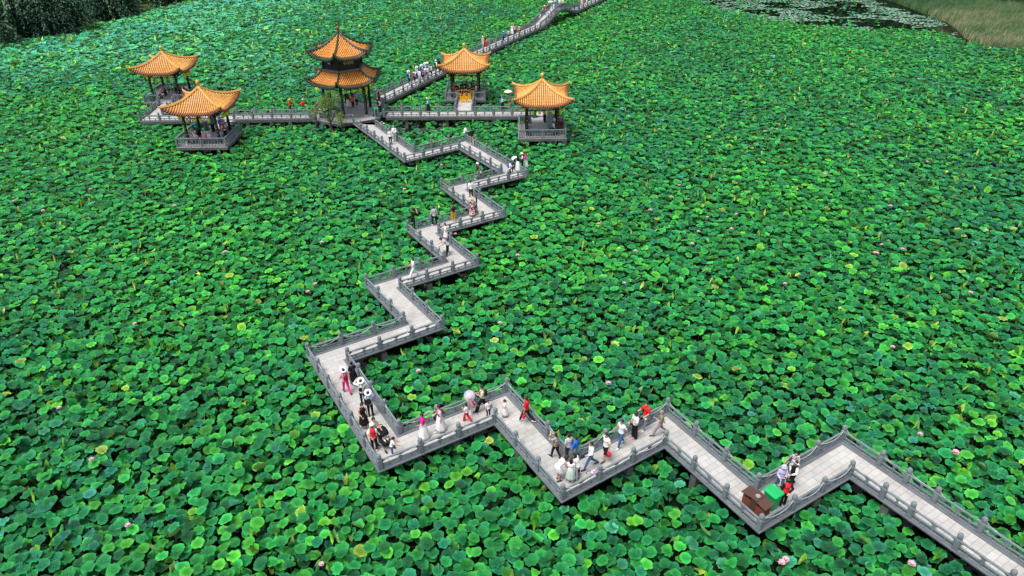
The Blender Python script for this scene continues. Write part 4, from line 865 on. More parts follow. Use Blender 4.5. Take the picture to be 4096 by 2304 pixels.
ARMS = {  # elbow, wrist relative to the shoulder (x forward, y outward, z up)
    'down': ((-.03, .05, -.27), (.02, .06, -.51)), 'swf': ((.10, .05, -.25), (.26, .03, -.42)), 'swb': ((-.13, .05, -.24), (-.16, .06, -.48)),
    'phone': ((.06, .04, -.27), (.27, -.09, -.18)), 'face': ((.13, .06, -.22), (.20, -.08, .08)), 'up': ((.05, .22, .04), (.10, .10, .26)), 'photo': ((.22, .06, -.12), (.36, -.10, .08)),
    'rail': ((.14, .05, -.22), (.38, .04, -.33)), 'push': ((.06, .05, -.26), (.33, .02, -.33)), 'out': ((.15, .08, -.19), (.36, .12, -.24)), 'side': ((-.02, .10, -.24), (.06, .22, -.44)),
    'back': ((-.10, .08, -.25), (-.16, -.10, -.40)), 'hip': ((-.06, .18, -.22), (.04, .02, -.40)), 'hold': ((.04, .04, -.27), (.22, -.02, -.32)), 'clap': ((.10, .06, -.25), (.30, -.14, -.24)),
    'lap': ((.06, .05, -.27), (.28, -.04, -.34)), 'knee': ((.12, .04, -.26), (.30, .0, -.48)), 'parasol': ((.10, .05, -.24), (.18, -.08, .0))}
def hand(mb, w, d, side, fine):
    w, d = Vector(w), Vector(d).normalized(); s_ = d.cross(Vector((0, 0, 1)));  s_ = s_.normalized() if s_.length > .2 else Vector((0, 1, 0)); t_ = s_.cross(d).normalized()
    mb.cap(w, .026, w+d*.075, .034)
    if not fine: mb.cap(w+d*.08, .03, w+d*.14, .02); return
    for i, (o_, l_) in enumerate(((-.030, .068), (-.010, .080), (.011, .076), (.030, .058))):
        a = w+d*.085+s_*o_; m_ = a+d*l_*.55-t_*.006; e = m_+d*l_*.42-t_*.022; mb.cap(a, .0125, m_, .0115, 6); mb.cap(m_, .0115, e, .0095, 6)
    a = w+d*.025+s_*(.030*side); e = a+d*.045+s_*(.026*side)-t_*.012; mb.cap(a, .014, e, .012, 6); mb.cap(e, .012, e+d*.028-t_*.01, .010, 6)
def remesh(o, vox):
    md = o.modifiers.new('skin', 'REMESH'); md.mode = 'VOXEL'; md.voxel_size = vox; md.use_smooth_shade = True; return o
def person(px, py, face, h, label, top, bot, legs='stand', arms='down', arm2=None, lean=0.0, hair='short', hat=None, hatc='white', shoes='w', z=DZ, near=None, sleeve='short', vest=None, hem=None, wide=False, xy=None, skin=None, seat=.47, cuff=False):
    base = at(px, py, z) if xy is None else Vector((*xy, z)); near = base.y < 60 if near is None else near
    s = h/1.68; o = thing('person', base, label, 'person', PEOPLE_GROUP, R(face), s, local=True); child = h < 1.35
    PZ = {'sit': seat/s+.06, 'kneel': .50, 'crouch': .40}.get(legs, .93); PX = 0
    cl, sl = math.cos(lean), math.sin(lean)
    def T(x, y, zz): return Vector((PX+x*cl+zz*sl, y, PZ+zz*cl-x*sl))
    if lean > .5: PX = -.12
    vox = .010 if near else .022
    B, TP, BT, HR, SH = MB(), MB(), MB(), MB(), MB()
    # legs: (hip, knee, ankle, toe direction)
    LG = {'stand': [((.0, .49), (-.01, .08)), ((.0, .49), (-.01, .08))], 'walk': [((.13, .51), (.20, .10)), ((-.03, .49), (-.30, .16))], 'stride': [((.20, .53), (.34, .10)), ((-.08, .49), (-.42, .20))],
          'sit': [((.42, PZ+.02), (.42, .08)), ((.42, PZ+.02), (.47, .08))], 'kneel': [((.34, .48), (.32, .08)), ((.08, .10), (-.30, .10))], 'crouch': [((.38, .52), (.12, .08)), ((.36, .50), (.02, .10))], 'bentleg': [((.12, .50), (-.02, .08)), ((.06, .49), (-.10, .08))]}[legs]
    joints = []
    for i, sd_ in enumerate((1, -1)):
        hip = Vector((PX, .085*sd_, PZ-.03)); (kx, kz), (ax, az) = LG[i]; spread = .11 if legs in ('sit',) else .095
        kn = Vector((kx+PX*.6, spread*sd_, kz)); an = Vector((ax, (spread+.005)*sd_, az)); joints.append((hip, kn, an))
        B.cap(hip, .078, kn, .052); B.cap(kn, .053, kn.lerp(an, .35), .055); B.cap(kn.lerp(an, .35), .055, an, .036)
        toe = an+Vector((.155, .02*sd_, -.05 if an.z < .12 else -.10)); B.cap(an+Vector((-.03, 0, -.04)), .035, toe, .028)
        SH = MB(); SH.cap(an+Vector((-.035, 0, -.043)), .045, toe+Vector((.01, 0, -.0)), .036); SH.build('shoe', {'w': M_SHOEW, 'b': M_SHOEB, 's': M_SKIN, 'r': cloth('coral'), 'n': cloth('brown')}[shoes], o, True, off=(0, 0, 0))
    # torso, neck, head
    hr = 1.16 if child else 1.0
    B.ell(T(0, 0, .0), (.115, .15, .13), lean); B.ell(T(0, 0, .16), (.10, .125, .17), lean); B.ell(T(.0, 0, .33), (.115, .155, .17), lean); B.cap(T(0, .10, .43), .06, T(0, -.10, .43), .06)
    B.cap(T(-.01, 0, .44), .055, T(.02, 0, .56), .048); hd = T(.035, 0, .645+.02*(hr-1)); hd = hd+Vector((.03*sl, 0, -.02*sl)); ht_ = lean*.8
    def Hd(x, y, zz): c2, s2 = math.cos(ht_), math.sin(ht_); return hd+Vector((x*c2+zz*s2, y, zz*c2-x*s2))*hr
    B.ell(hd, (.098*hr, .080*hr, .112*hr), ht_); B.ell(Hd(.025, 0, -.06), (.065*hr, .055*hr, .06*hr), ht_); B.cap(Hd(.085, 0, .015), .010, Hd(.108, 0, -.018), .014, 6)
    for sd_ in (1, -1): B.ell(Hd(-.005, .083*sd_, -.01), (.02, .012, .03), ht_, 6, 4)
    sh = [T(0, .165, .43), T(0, -.165, .43)]; wr = []
    for i, (an_, sd_) in enumerate(((arms, 1), (arm2 or arms, -1))):
        e, w = ARMS[an_]; k = Vector((e[0], e[1]*sd_, e[2])); l = Vector((w[0], w[1]*sd_, w[2]))
        if lean: k = Vector((k.x*cl*.4+k.x*.6+k.z*sl*.3, k.y, k.z)); l = Vector((l.x+l.z*sl*.2, l.y, l.z))
        el, wi = sh[i]+k, sh[i]+l; wr.append(wi); B.cap(sh[i], .052, el, .040); B.cap(el, .041, wi, .027); hand(B, wi, wi-el, sd_, near)
        dr_, w2 = (el-sh[i]), (wi-el)
        if sleeve != 'none': TP.cap(sh[i]-Vector((0, .01*sd_, 0)), .068, sh[i]+dr_*(.72 if sleeve == 'short' else 1), .063)
        if sleeve == 'long': TP.cap(el, .060, el+w2*.93, .046)
    body = B.build('body', M_SKIN if skin is None else skin, o, True, off=(0, 0, 0)); remesh(body, .009 if near else vox)
    c_, pat = (top if isinstance(top, tuple) else (top, None)); tm = cloth(c_, pat)
    dress = isinstance(bot, str) and bot.startswith('dress')
    TP.ell(T(0, 0, .33), (.135, .178, .19), lean); TP.ell(T(0, 0, .13), (.122, .150, .19), lean); TP.ell(T(0, 0, .0), (.135, .168, .12), lean); TP.cap(T(-.01, .09, .43), .072, T(-.01, -.09, .43), .072)
    tname = 'dress_top' if dress else ('shirt' if sleeve != 'none' else 'vest')
    remesh(TP.build(tname, tm, o, True, off=(0, 0, 0)), .012 if near else vox)
    if vest:
        V_ = MB(); V_.ell(T(0, 0, .33), (.150, .172, .19), lean); V_.ell(T(0, 0, .13), (.135, .165, .19), lean); V_.ell(T(0, 0, .03), (.146, .178, .10), lean); V_.cap(T(-.01, .09, .43), .080, T(-.01, -.09, .43), .080)
        remesh(V_.build('vest', cloth(vest), o, True, off=(0, 0, 0)), .012 if near else vox)
    # lower clothing
    bc, bp = (bot if isinstance(bot, tuple) else (bot, None)); kind_ = 'pants'
    for pre in ('skirt:', 'dress:', 'shorts:'):
        if isinstance(bc, str) and bc.startswith(pre): kind_ = pre[:-1]; bc = bc[len(pre):]
    bm_ = cloth(bc, bp) if kind_ != 'dress' else tm
    if kind_ in ('skirt', 'dress'):
        if legs == 'sit':
            BT.ell((PX+.05, 0, PZ), (.17, .19, .12)); BT.cap((.1, .07, PZ+.02), .12, (.42, .10, PZ), .12); BT.cap((.1, -.07, PZ+.02), .12, (.42, -.10, PZ), .12); BT.cap((.44, .09, PZ-.05), .12, (.46, .10, .25), .10); BT.cap((.44, -.09, PZ-.05), .12, (.46, -.10, .25), .10)
            remesh(BT.build('skirt', bm_, o, True, off=(0, 0, 0)), .014 if near else vox)
        else:
            hz = hem if hem is not None else .22; rg = []; ph = random.random()*6; sx = .05 if legs in ('walk', 'stride') else 0
            for j, t in enumerate(np.linspace(0, 1, 8)):
                zz = (PZ+.10)*(1-t)+hz*t; r_ = .125+.045*min(1, t*3)+(.10 if kind_ == 'skirt' else .08)*t*(PZ+.1-hz)/.8
                rg.append([(PX*(1-t)+(r_*.88+sx*t)*math.cos(a)*(1+.09*t*math.sin(7*a+ph)), r_*1.08*math.sin(a)*(1+.09*t*math.sin(7*a+ph)), zz+(.015*math.sin(5*a) if j == 7 else 0)) for a in np.linspace(0, 2*math.pi, 29)[:-1]])
            BT.loft(rg); BT.build('skirt', bm_, o, True, off=(0, 0, 0))
    else:
        BT.ell((PX, 0, PZ), (.128, .160, .13))
        for hip, kn, an in joints:
            BT.cap(hip, .096, kn, .072 if not wide else .095)
            if kind_ == 'pants': BT.cap(kn, .070 if not wide else .095, an+Vector((0, 0, .0)), .052 if not wide else .105)
        remesh(BT.build('trousers' if kind_ == 'pants' else 'shorts', bm_, o, True, off=(0, 0, 0)), .012 if near else vox)
    # hair
    HR.ell(Hd(-.018, 0, .035), (.102*hr, .090*hr, .098*hr), ht_); HR.ell(Hd(-.045, 0, -.015), (.072*hr, .080*hr, .085*hr), ht_)
    if hair == 'long': HR.cap(Hd(-.06, .03, -.03), .06, Hd(-.085, .035, -.27), .045); HR.cap(Hd(-.06, -.03, -.03), .06, Hd(-.085, -.035, -.27), .045); HR.cap(Hd(-.03, .075, .0), .025, Hd(-.02, .09, -.15), .02); HR.cap(Hd(-.03, -.075, .0), .025, Hd(-.02, -.09, -.15), .02)
    if hair == 'bun': HR.ell(Hd(-.075, 0, .10), (.045, .045, .045))
    if hair == 'pony': HR.cap(Hd(-.11, 0, .04), .032, Hd(-.15, 0, -.15), .02)
    if hair == 'curly':
        for k in range(14): a = k*2.4; HR.ell(Hd(-.02+.075*math.cos(a), .075*math.sin(a), .06-.012*(k % 6)*2), (.045, .045, .045))
    remesh(HR.build('hair', M_HAIRG if hair == 'grey' else M_HAIR, o, True, off=(0, 0, 0)), .012 if near else .02)
    if near:
        for sd_ in (1, -1): e_ = MB(); e_.ell(Hd(.090, .031*sd_, .012), (.009, .013, .008), ht_, 6, 4); e_.build('eye', M_EYE, o, True, off=(0, 0, 0))
        e_ = MB(); e_.ell(Hd(.094, 0, -.052), (.010, .022, .007), ht_, 6, 4); e_.build('mouth', M_LIP, o, True, off=(0, 0, 0))
    if hat:
        H_ = MB(); hm_ = cloth(hatc)
        tl = {'visor': -.55, 'sun': -.12, 'cap': 0, 'bucket': 0}[hat]+ht_; c2, s2 = math.cos(tl), math.sin(tl)
        def Q(x, y, zz): return Vector((hd.x+(x*c2+zz*s2)*hr, hd.y+y*hr, hd.z+(zz*c2-x*s2)*hr+(.055 if hat != 'visor' else .05)))
        A_ = np.linspace(0, 2*math.pi, 25)[:-1]
        if hat == 'visor': prf = [(.088, .0), (.205, .025), (.21, .032), (.088, .018)]; rg = [[Q(r*math.cos(a), r*math.sin(a), zz) for a in A_] for r, zz in prf]; rg.append(rg[0]); H_.loft(rg, caps=False)
        elif hat == 'cap': H_.loft([[Q(r*math.cos(a)*1.1, r*math.sin(a), zz) for a in A_] for r, zz in [(.10, .0), (.103, .03), (.09, .065), (.05, .09), (.01, .095)]]); H_.loft([[Q(.08+x, y_*.075, zz) for y_ in (-1, -.5, 0, .5, 1)]+[Q(.08+x, y_*.075, zz-.008) for y_ in (1, .5, 0, -.5, -1)] for x, zz in ((0, .02), (.07, .012), (.095, .0))])
        else:
            br_ = .22 if hat == 'sun' else .155; H_.loft([[Q(r*math.cos(a), r*math.sin(a), zz) for a in A_] for r, zz in [(.09, -.008), (br_, -.03), (br_, -.022), (.107, .005), (.104, .05), (.085, .085), (.02, .095)]])
        H_.build('hat', hm_, o, True, off=(0, 0, 0))
    if cuff:      # yellow print on the chest of the singers' shirts
        P_ = MB()
        for y_, w_ in ((-.055, .05), (0, .055), (.055, .045)): P_.ell(T(.132, y_, .31), (.012, w_*.6, .028), lean, 6, 4)
        P_.build('chest_print', plain('yellow_print', (.75, .62, .12), .7), o, True, off=(0, 0, 0))
    o['_b'] = (base.x, base.y, base.z); o['_s'] = s; o['_f'] = face; o['_w'] = [tuple(w) for w in wr]; o['_h'] = tuple(hd); o['_t'] = [tuple(T(-.17, 0, .25)), tuple(T(-.17, 0, .0))]
    return o
def item(p, name, label, cat, group=None):
    o = bpy.data.objects.new(name, None); COL.objects.link(o); o.location = p['_b']; o.rotation_euler = (0, 0, R(p['_f'])); o.scale = (p['_s'],)*3; return tag(o, label, cat, group)
def backpack(p, c, label, sc=1.0):
    o = item(p, 'backpack', label, 'backpack', 'backpacks'); t0, t1 = Vector(p['_t'][0]), Vector(p['_t'][1]); b = MB(); m = t0+(t0-t1)*.15
    b.ell(m+Vector((-.02, 0, 0)), (.085*sc, .14*sc, .17*sc)); b.ell(m+Vector((-.03, 0, -.12*sc)), (.09*sc, .145*sc, .11*sc)); remesh(b.build('pack', cloth(c), o, True, off=(0, 0, 0)), .014)
    for sd_ in (1, -1): b = MB(); b.tube([m+Vector((.02, .08*sd_, .12)), m+Vector((.10, .09*sd_, .23)), m+Vector((.26, .09*sd_, .17)), m+Vector((.32, .10*sd_, .0)), m+Vector((.22, .15*sd_, -.13)), m+Vector((.03, .12*sd_, -.16))], .014, 5); b.build('strap', cloth(c), o, True, off=(0, 0, 0))
    return o
def phone(p, label, w=0):
    o = item(p, 'phone', label, 'phone', 'phones held by visitors'); q = Vector(p['_w'][w])+Vector((.09, -.03 if w == 0 else .03, .03)); b = MB(); b.box(q, (.012, .08, .15)); b.build('phone_case', M_PHONE, o, off=(0, 0, 0))
    b = MB(); b.box(q+Vector((-.008, 0, 0)), (.003, .07, .135)); b.build('screen', plain('phone_screen', (.03, .035, .05), .1), o, off=(0, 0, 0))
def bag(p, c, label, w=0, big=1.0, low=True):
    o = item(p, 'bag', label, 'bag', 'hand held bags'); q = Vector(p['_w'][w])+Vector((.0, .0, -.10)); b = MB()
    b.loft([[q+Vector((x*r1*.5, y*r1, zz)) for x, y in ((-1, -.7), (-1, .7), (-.6, 1), (.6, 1), (1, .7), (1, -.7), (.6, -1), (-.6, -1))] for r1, zz in ((.09*big, -.34*big), (.15*big, -.27*big), (.14*big, -.13*big), (.05, -.03))]); b.build('bag_body', cloth(c), o, True, off=(0, 0, 0))
    b = MB(); b.tube([q+Vector((0, .04, -.05)), q+Vector((0, .02, .07)), q+Vector((0, -.02, .07)), q+Vector((0, -.04, -.05))], .009, 5); b.build('handle', cloth(c), o, True, off=(0, 0, 0))
def parasol(p, c, label, r=.5, tilt=(0, 0), w=1, under=None):
    o = item(p, 'umbrella', label, 'umbrella', 'open umbrellas'); q = Vector(p['_w'][w])+Vector((.06, 0, -.05)); top = q+Vector((tilt[0], tilt[1], .85)); d = (top-q).normalized(); x = d.orthogonal().normalized(); y = d.cross(x)
    b = MB(); b.tube([q, top+d*.05], .009, 6); b.build('shaft', M_WOOD, o, off=(0, 0, 0)); b = MB()
    b.loft([[top+d*zz+(x*math.cos(a)+y*math.sin(a))*rr*(1-.05*abs(math.sin(4*a))) for a in np.linspace(0, 2*math.pi, 33)[:-1]] for rr, zz in ((.01, .0), (r*.45, -.05), (r*.8, -.14), (r, -.24), (r*.98, -.245), (r*.78, -.155), (r*.43, -.065), (.008, -.015))]); b.build('canopy', cloth(c), o, True, off=(0, 0, 0))
def closed_umbrella(p, c, label, w=0):
    o = item(p, 'umbrella', label, 'umbrella'); q = Vector(p['_w'][w])+Vector((.08, 0, -.05)); b = MB(); b.tube([q+Vector((-.06, 0, .05)), q+Vector((.08, 0, -.05)), q+Vector((.22, 0, -.15)), q+Vector((.36, 0, -.26))], [.012, .05, .085, .02], 8); b.build('canopy', cloth(c), o, True, off=(0, 0, 0))
    b = MB(); b.tube([q+Vector((-.12, 0, .10)), q+Vector((-.05, 0, .04))], .012, 6); b.build('handle', M_WOOD, o, off=(0, 0, 0))

# --- lower zigzag, first bend
a = person(1389, 1571, 122, 1.62, 'person in bright pink trousers and white sun hat walking away with red backpack', 'pink', 'hot', 'walk', 'swf', 'swb', hair='bun', hat='visor', shoes='b')
backpack(a, 'darkred', 'dark red backpack on the walker in bright pink trousers')
a = person(1419, 1542, 122, 1.62, 'person in loose black dress walking beside the woman in pink', 'black', 'dress:black', 'walk', 'down', 'swf', hair='bun', shoes='b', hem=.42)
backpack(a, 'black', 'small black backpack on the walker in the loose black dress', .8)
a = person(1456, 1618, 85, 1.64, 'person in white shirt and white sun hat raising both arms for a photo', 'white', 'black', 'stand', 'up', 'photo', hair='bun', hat='visor', sleeve='long', shoes='b')
backpack(a, 'black', 'black sling pack of the white hatted photographer at the railing', .7)
a = person(1485, 1664, 95, 1.60, 'person in blue checked shirt and white sun hat with a black backpack', ('lblue', 'plaid'), 'black', 'stand', 'rail', 'photo', hair='bun', hat='visor', sleeve='long', shoes='b')
backpack(a, 'black', 'black backpack with white trim on the blue checked shirt')
a = person(1460, 1713, 300, 1.62, 'person in long sleeveless black dress with hair in a bun, walking towards the camera', 'black', 'dress:black', 'walk', 'down', 'hold', hair='bun', sleeve='none', shoes='s', hem=.38)
phone(a, 'phone in the hand of the woman in sleeveless black dress', 1)
a = person(1503, 1772, 312, 1.74, 'person in cream T-shirt and grey shorts pushing a black stroller', 'cream', 'shorts:grey', 'walk', 'push', 'push', shoes='w', lean=.12)
a = person(1501, 1800, 95, 1.64, 'volunteer in red vest and white cap standing at the left railing beside the stroller', 'white', 'black', 'stand', 'back', 'hold', hat='cap', vest='red', shoes='w')
P_ = MB()
a = person(1571, 1822, 15, 1.18, 'child in white T-shirt leaning on the railing beside the stroller', 'white', 'jeans', 'stand', 'rail', 'rail', lean=.25, hair='pony')
a = person(1697, 1752, 190, 1.62, 'person in hot pink top and long white skirt walking left holding a phone', 'hot', 'skirt:white', 'walk', 'hold', 'down', hair='bun', shoes='w', hem=.10)
phone(a, 'phone carried by the woman in hot pink top'); bag(a, 'brown', 'brown shoulder bag of the woman in hot pink top', 1, .75)
a = person(1763, 1721, 200, 1.64, 'person in colourful blouse and long white skirt with a dark folded umbrella', ('pink', 'bright'), 'skirt:white', 'walk', 'down', 'hold', hair='bun', hem=.12)
bag(a, 'black', 'black folded bag held by the woman in colourful blouse', 1, .8); backpack(a, 'darkred', 'small red brown backpack on the colourful blouse', .7)
a = person(1868, 1684, 150, 1.15, 'girl in white top and red trousers beside the pink balloon', 'white', 'red', 'walk', 'phone', 'hold', hair='pony', wide=True)
bb = at(1868, 1684)
a = person(1886, 1656, 200, 1.05, 'small child in cream clothes behind the pink balloon', 'cream', 'lpink', 'stand', 'hold', hair='short')
b2_ = Vector(a['_b'])
o = thing('balloon', (b2_.x-.05, b2_.y-.1, 2.6), 'clear balloon with pink filling and long pink streamers above the small children', 'balloon'); c0 = Vector((b2_.x-.05, b2_.y-.10, 2.62))
mb_, n_, p_ = _mat('clear_balloon'); p_.inputs['Base Color'].default_value = (.85, .85, .95, 1); p_.inputs['Roughness'].default_value = .08; p_.inputs['Alpha'].default_value = .35
b = MB(); b.ell(c0, (.30, .30, .30), 0, 18, 12); b.build('balloon_skin', mb_, o, True)
b = MB(); b.ell(c0-Vector((0, 0, .05)), (.15, .15, .17), 0, 12, 8); b.build('pink_filling', cloth('pink'), o, True)
b = MB()
for k in range(5): t = k*1.25; b.tube([c0+Vector((.1*math.cos(t), .1*math.sin(t), -.25)), c0+Vector((.18*math.cos(t)+.1, .15*math.sin(t), -.50)), c0+Vector((.24*math.cos(t)+.22, .15*math.sin(t), -.75))], [.035, .03, .012], 6)
b.build('streamers', cloth('pink'), o, True)
b = MB(); b.tube([c0-Vector((0, 0, .3)), c0-Vector((-.02, .05, .8)), c0-Vector((-.1, .08, 1.6))], .006, 5); b.build('string', M_ROPE, o)
a = person(1931, 1641, 190, 1.66, 'person in cream shirt and wide black trousers looking at phone near the pink balloon', 'cream', 'black', 'stride', 'phone', 'phone', hair='bun', wide=True, shoes='b')
backpack(a, 'black', 'black backpack on the cream shirt'); phone(a, 'phone held by the woman in cream shirt')
a = person(1954, 1668, 285, 1.12, 'boy in white T-shirt with blue sleeves standing by the corner post', 'white', 'navy', 'stand', 'down', 'hold', vest=None)
a = person(2020, 1666, 190, 1.12, 'little girl in white tulle dress standing alone in the bend', 'white', 'dress:white', 'walk', 'phone', 'out', hair='pony', hem=.24)
a = person(2106, 1688, 150, 1.66, 'person in dark red polo shirt and black trousers walking away with a red bag', 'red', 'black', 'stride', 'down', 'swf', shoes='w')
bag(a, 'red', 'red bag in the hand of the walker in dark red polo shirt', 0, .9)
# --- second bend
a = person(2222, 1832, 130, 1.58, 'person in brown patterned jacket filming with a phone at the railing', ('camo', 'camo'), 'black', 'walk', 'photo', 'photo', hair='short', sleeve='long', shoes='b')
phone(a, 'phone raised by the person in brown patterned jacket')
a = person(2272, 1838, 120, 1.66, 'balding person in grey polo shirt and navy trousers standing with back to the camera', 'lgrey', 'navy', 'stand', 'down', 'hold', shoes='b')
a = person(2300, 1840, 150, 1.50, 'person in bright blue denim shirt behind the group in white', 'blue', 'grey', 'stand', 'phone', 'hold', sleeve='long', shoes='b')
a = person(2236, 1919, 25, 1.62, 'person in frilly white dress bending forward with hands on knees', 'white', 'dress:white', 'bentleg', 'knee', 'knee', lean=.85, hair='long', sleeve='none', shoes='b', hem=.58)
a = person(2281, 1926, 75, 1.42, 'girl in white top and pale green dress standing in the middle of the huddle', 'white', ('skirt:lgreen', None), 'stand', 'hold', 'hold', hair='long', hem=.28)
a = person(2309, 1915, 150, 1.56, 'person in white blouse and dark patterned trousers leaning into the huddle', 'white', ('black', 'speck'), 'stand', 'phone', 'hold', lean=.3, hair='long', shoes='b', wide=True)
a = person(2361, 1871, 195, 1.64, 'person in white long sleeved top and blue jeans with a black folded umbrella', 'white', 'jeans', 'stride', 'hold', 'down', hair='bun', sleeve='long', shoes='b')
closed_umbrella(a, 'navy', 'black folded umbrella held by the woman in blue jeans', 1)
a = person(2420, 1838, 215, 1.70, 'person in white T-shirt and black shorts carrying a bright red bag', 'white', 'shorts:black', 'walk', 'down', 'swb', shoes='n')
bag(a, 'red', 'bright red plastic bag beside the black shorts', 0, .95); bag(a, 'black', 'small black shoulder bag on the man in black shorts', 1, .7)
a = person(2480, 1785, 215, 1.72, 'person in white T-shirt and blue jeans with one hand on the railing', 'white', 'jeans', 'walk', 'swb', 'side', shoes='w')
a = person(2536, 1750, 205, 1.68, 'teenager in loose white T-shirt and black trousers looking down at a phone', 'white', 'black', 'stand', 'phone', 'hold', hair='curly', wide=True, shoes='r')
phone(a, 'phone in front of the teenager in loose white T-shirt')
a = person(2578, 1714, 220, 1.72, 'person in red T-shirt and grey trousers reaching an arm to the teenager in white', 'red', 'grey', 'walk', 'hold', 'out', shoes='w')
bag(a, 'white', 'crumpled white bag in the hand of the man in red T-shirt', 0, .45)
a = person(2637, 1741, 175, 1.62, 'grey haired person in olive polo shirt and grey trousers walking left with a bottle', 'olive', 'grey', 'stride', 'phone', 'back', shoes='n', hair='grey')
o = item(a, 'bottle', 'blue drink bottle in the hand of the man in olive polo shirt', 'bottle'); q = Vector(a['_w'][0])+Vector((.07, 0, 0)); b = MB(); b.lathe([(.03, -.1), (.034, .03), (.012, .08), (.014, .11)], q, 10); b.build('bottle_body', cloth('blue'), o, True, off=(0, 0, 0))
o = thing('shopping_bag', at(2378, 1888), 'crumpled patterned bag lying on the pavers by the near railing', 'bag'); b = MB(); q = at(2378, 1888, 1.42); b.ell(q, (.24, .12, .12)); b.ell(q+Vector((.16, .05, .03)), (.12, .1, .1)); remesh(b.build('bag_body', cloth('pink', 'bright'), o, True), .02); b = MB(); b.tube([q+Vector((-.2, 0, .08)), q+Vector((-.34, -.05, .12)), q+Vector((-.42, -.12, 0))], .02, 6); b.build('strap', cloth('black'), o, True)
# --- third bend
a = person(3112, 1962, 262, 1.60, 'person in grey floral bucket hat, pale blue shirt and jeans looking at a phone', 'lav', 'jeans', 'walk', 'phone', 'hold', hat='bucket', hatc='lgrey', sleeve='long')
phone(a, 'phone held by the person in floral bucket hat')
a = person(3163, 1900, 240, 1.48, 'boy in black and white striped T-shirt leaning back on the railing', ('black', 'stripe'), 'grey', 'stand', 'face', 'side')
a = person(3159, 1948, 200, 1.60, 'person in black and white with white sun hat, half hidden by the red vest', 'white', 'black', 'walk', 'hold', 'hip', hair='bun', hat='visor', sleeve='long', vest='black', shoes='b')
a = person(3128, 2022, 100, 1.66, 'volunteer in red vest over black clothes standing behind the green bin', 'black', 'black', 'stand', 'hold', 'back', vest='red', sleeve='long', shoes='b', hair='curly')
# --- upper zigzag
a = person(1580, 566, 275, 1.68, 'grey haired person in white shirt and grey trousers on the upper zigzag', 'white', 'lgrey', 'stand', 'hold', 'phone', hair='grey', sleeve='long', shoes='b')
a = person(1564, 578, 280, 1.60, 'person in white shirt and navy trousers, left of the pair on the upper zigzag', 'white', 'navy', 'stand', 'down', 'down', sleeve='long', shoes='b')
a = person(1860, 556, 15, 1.68, 'person in white shirt sitting on the corner railing of the upper zigzag', 'white', 'navy', 'sit', 'hold', 'lap', seat=.62, lean=.25, sleeve='long')
a = person(1889, 579, 95, 1.74, 'person in black T-shirt and beige trousers leaning a hand on a railing post', 'black', 'tan', 'walk', 'hold', 'out')
a = person(2038, 694, 15, 1.66, 'person in white T-shirt kneeling beside a pram with red wheels', 'white', 'black', 'kneel', 'phone', 'phone', lean=.2)
backpack(a, 'blue', 'blue and white backpack on the kneeling person')
a = person(2072, 684, 20, 1.62, 'person in black top and long white skirt among the group on the platform bend', 'black', 'skirt:white', 'stand', 'phone', 'phone', hair='long', sleeve='long', hem=.08)
a = person(2089, 678, 185, 1.64, 'person in white and black outfit with white sailor hat in the same group', 'white', 'black', 'stand', 'hold', 'phone', hair='bun', hat='bucket', hatc='white', vest='black')
a = person(2104, 672, 200, 1.45, 'person in magenta and black top at the corner of the platform bend', 'magenta', 'skirt:white', 'stand', 'hold', 'lap', hair='long', sleeve='long', hem=.15)
a = person(1911, 718, 20, 1.60, 'person in dark purple top and white hat walking right', 'maroon', 'grey', 'walk', 'down', 'swf', hat='bucket', shoes='w')
bag(a, 'white', 'white bag carried by the person in dark purple top', 1, .5)
a = person(1885, 792, 95, 1.62, 'person in white blouse and black trousers with a ponytail, seen from behind', 'white', 'black', 'walk', 'down', 'hold', hair='pony', sleeve='long', shoes='b')
bag(a, 'white', 'white tote bag beside the person in white blouse', 1, 1.0)
a = person(1890, 864, 60, 1.64, 'person in long red floral dress and straw hat', ('floral', 'floral'), 'dress:floral', 'stand', 'phone', 'phone', hair='bun', hat='sun', hatc='straw', hem=.06)
o = thing('folded_easel', at(1908, 860), 'tall folded black stand next to the floral dress', 'stand'); q = at(1908, 860)
b = MB(); [b.tube([q+Vector((dx, dy, 0)), q+Vector((dx*.2, dy*.2, 1.0)), q+Vector((0, 0, 1.55))], .022, 6) for dx, dy in ((.10, .04), (-.09, .06), (0, -.12))]; b.build('stand_leg', M_WOOD, o); b = MB(); b.box(q+Vector((0, 0, 1.35)), (.12, .05, .5)); b.build('stand_head', M_WOOD, o)
a = person(1815, 886, 95, 1.62, 'person in dark camouflage jacket and mustard trousers with a black backpack', ('dgreen', 'camo'), 'mustard', 'stand', 'hold', 'hold', sleeve='long')
backpack(a, 'black', 'black backpack over the dark camouflage jacket')
a = person(1740, 905, 120, 1.76, 'person in pale grey hoodie and black trousers with a shoulder bag', 'lgrey', 'black', 'walk', 'hold', 'down', sleeve='long')
bag(a, 'black', 'black shoulder bag against the pale grey hoodie', 1, .75)
a = person(1655, 916, 60, 1.70, 'photographer in black clothes and cap leaning on the left railing', 'black', 'black', 'stand', 'face', 'photo', lean=.2, hat='cap', hatc='black', shoes='b')
o = item(a, 'camera', 'black camera held up by the photographer', 'camera'); q = Vector(a['_w'][1])+Vector((.08, 0, .06)); b = MB(); b.box(q, (.08, .15, .10)); b.build('camera_body', M_PHONE, o, off=(0, 0, 0)); b = MB(); b.tube([q+Vector((.03, 0, 0)), q+Vector((.16, 0, 0))], .04, 10); b.build('lens', M_PHONE, o, True, off=(0, 0, 0))
a = person(1785, 966, 200, 1.56, 'person in short white dress with long dark hair, holding a phone beside the right railing', 'white', 'dress:white', 'stand', 'phone', 'phone', hair='long', hem=.45)
a = person(1786, 1024, 190, 1.72, 'person in grey T-shirt bending far over the left railing', 'lgrey', 'black', 'stand', 'rail', 'rail', lean=.7, shoes='b')
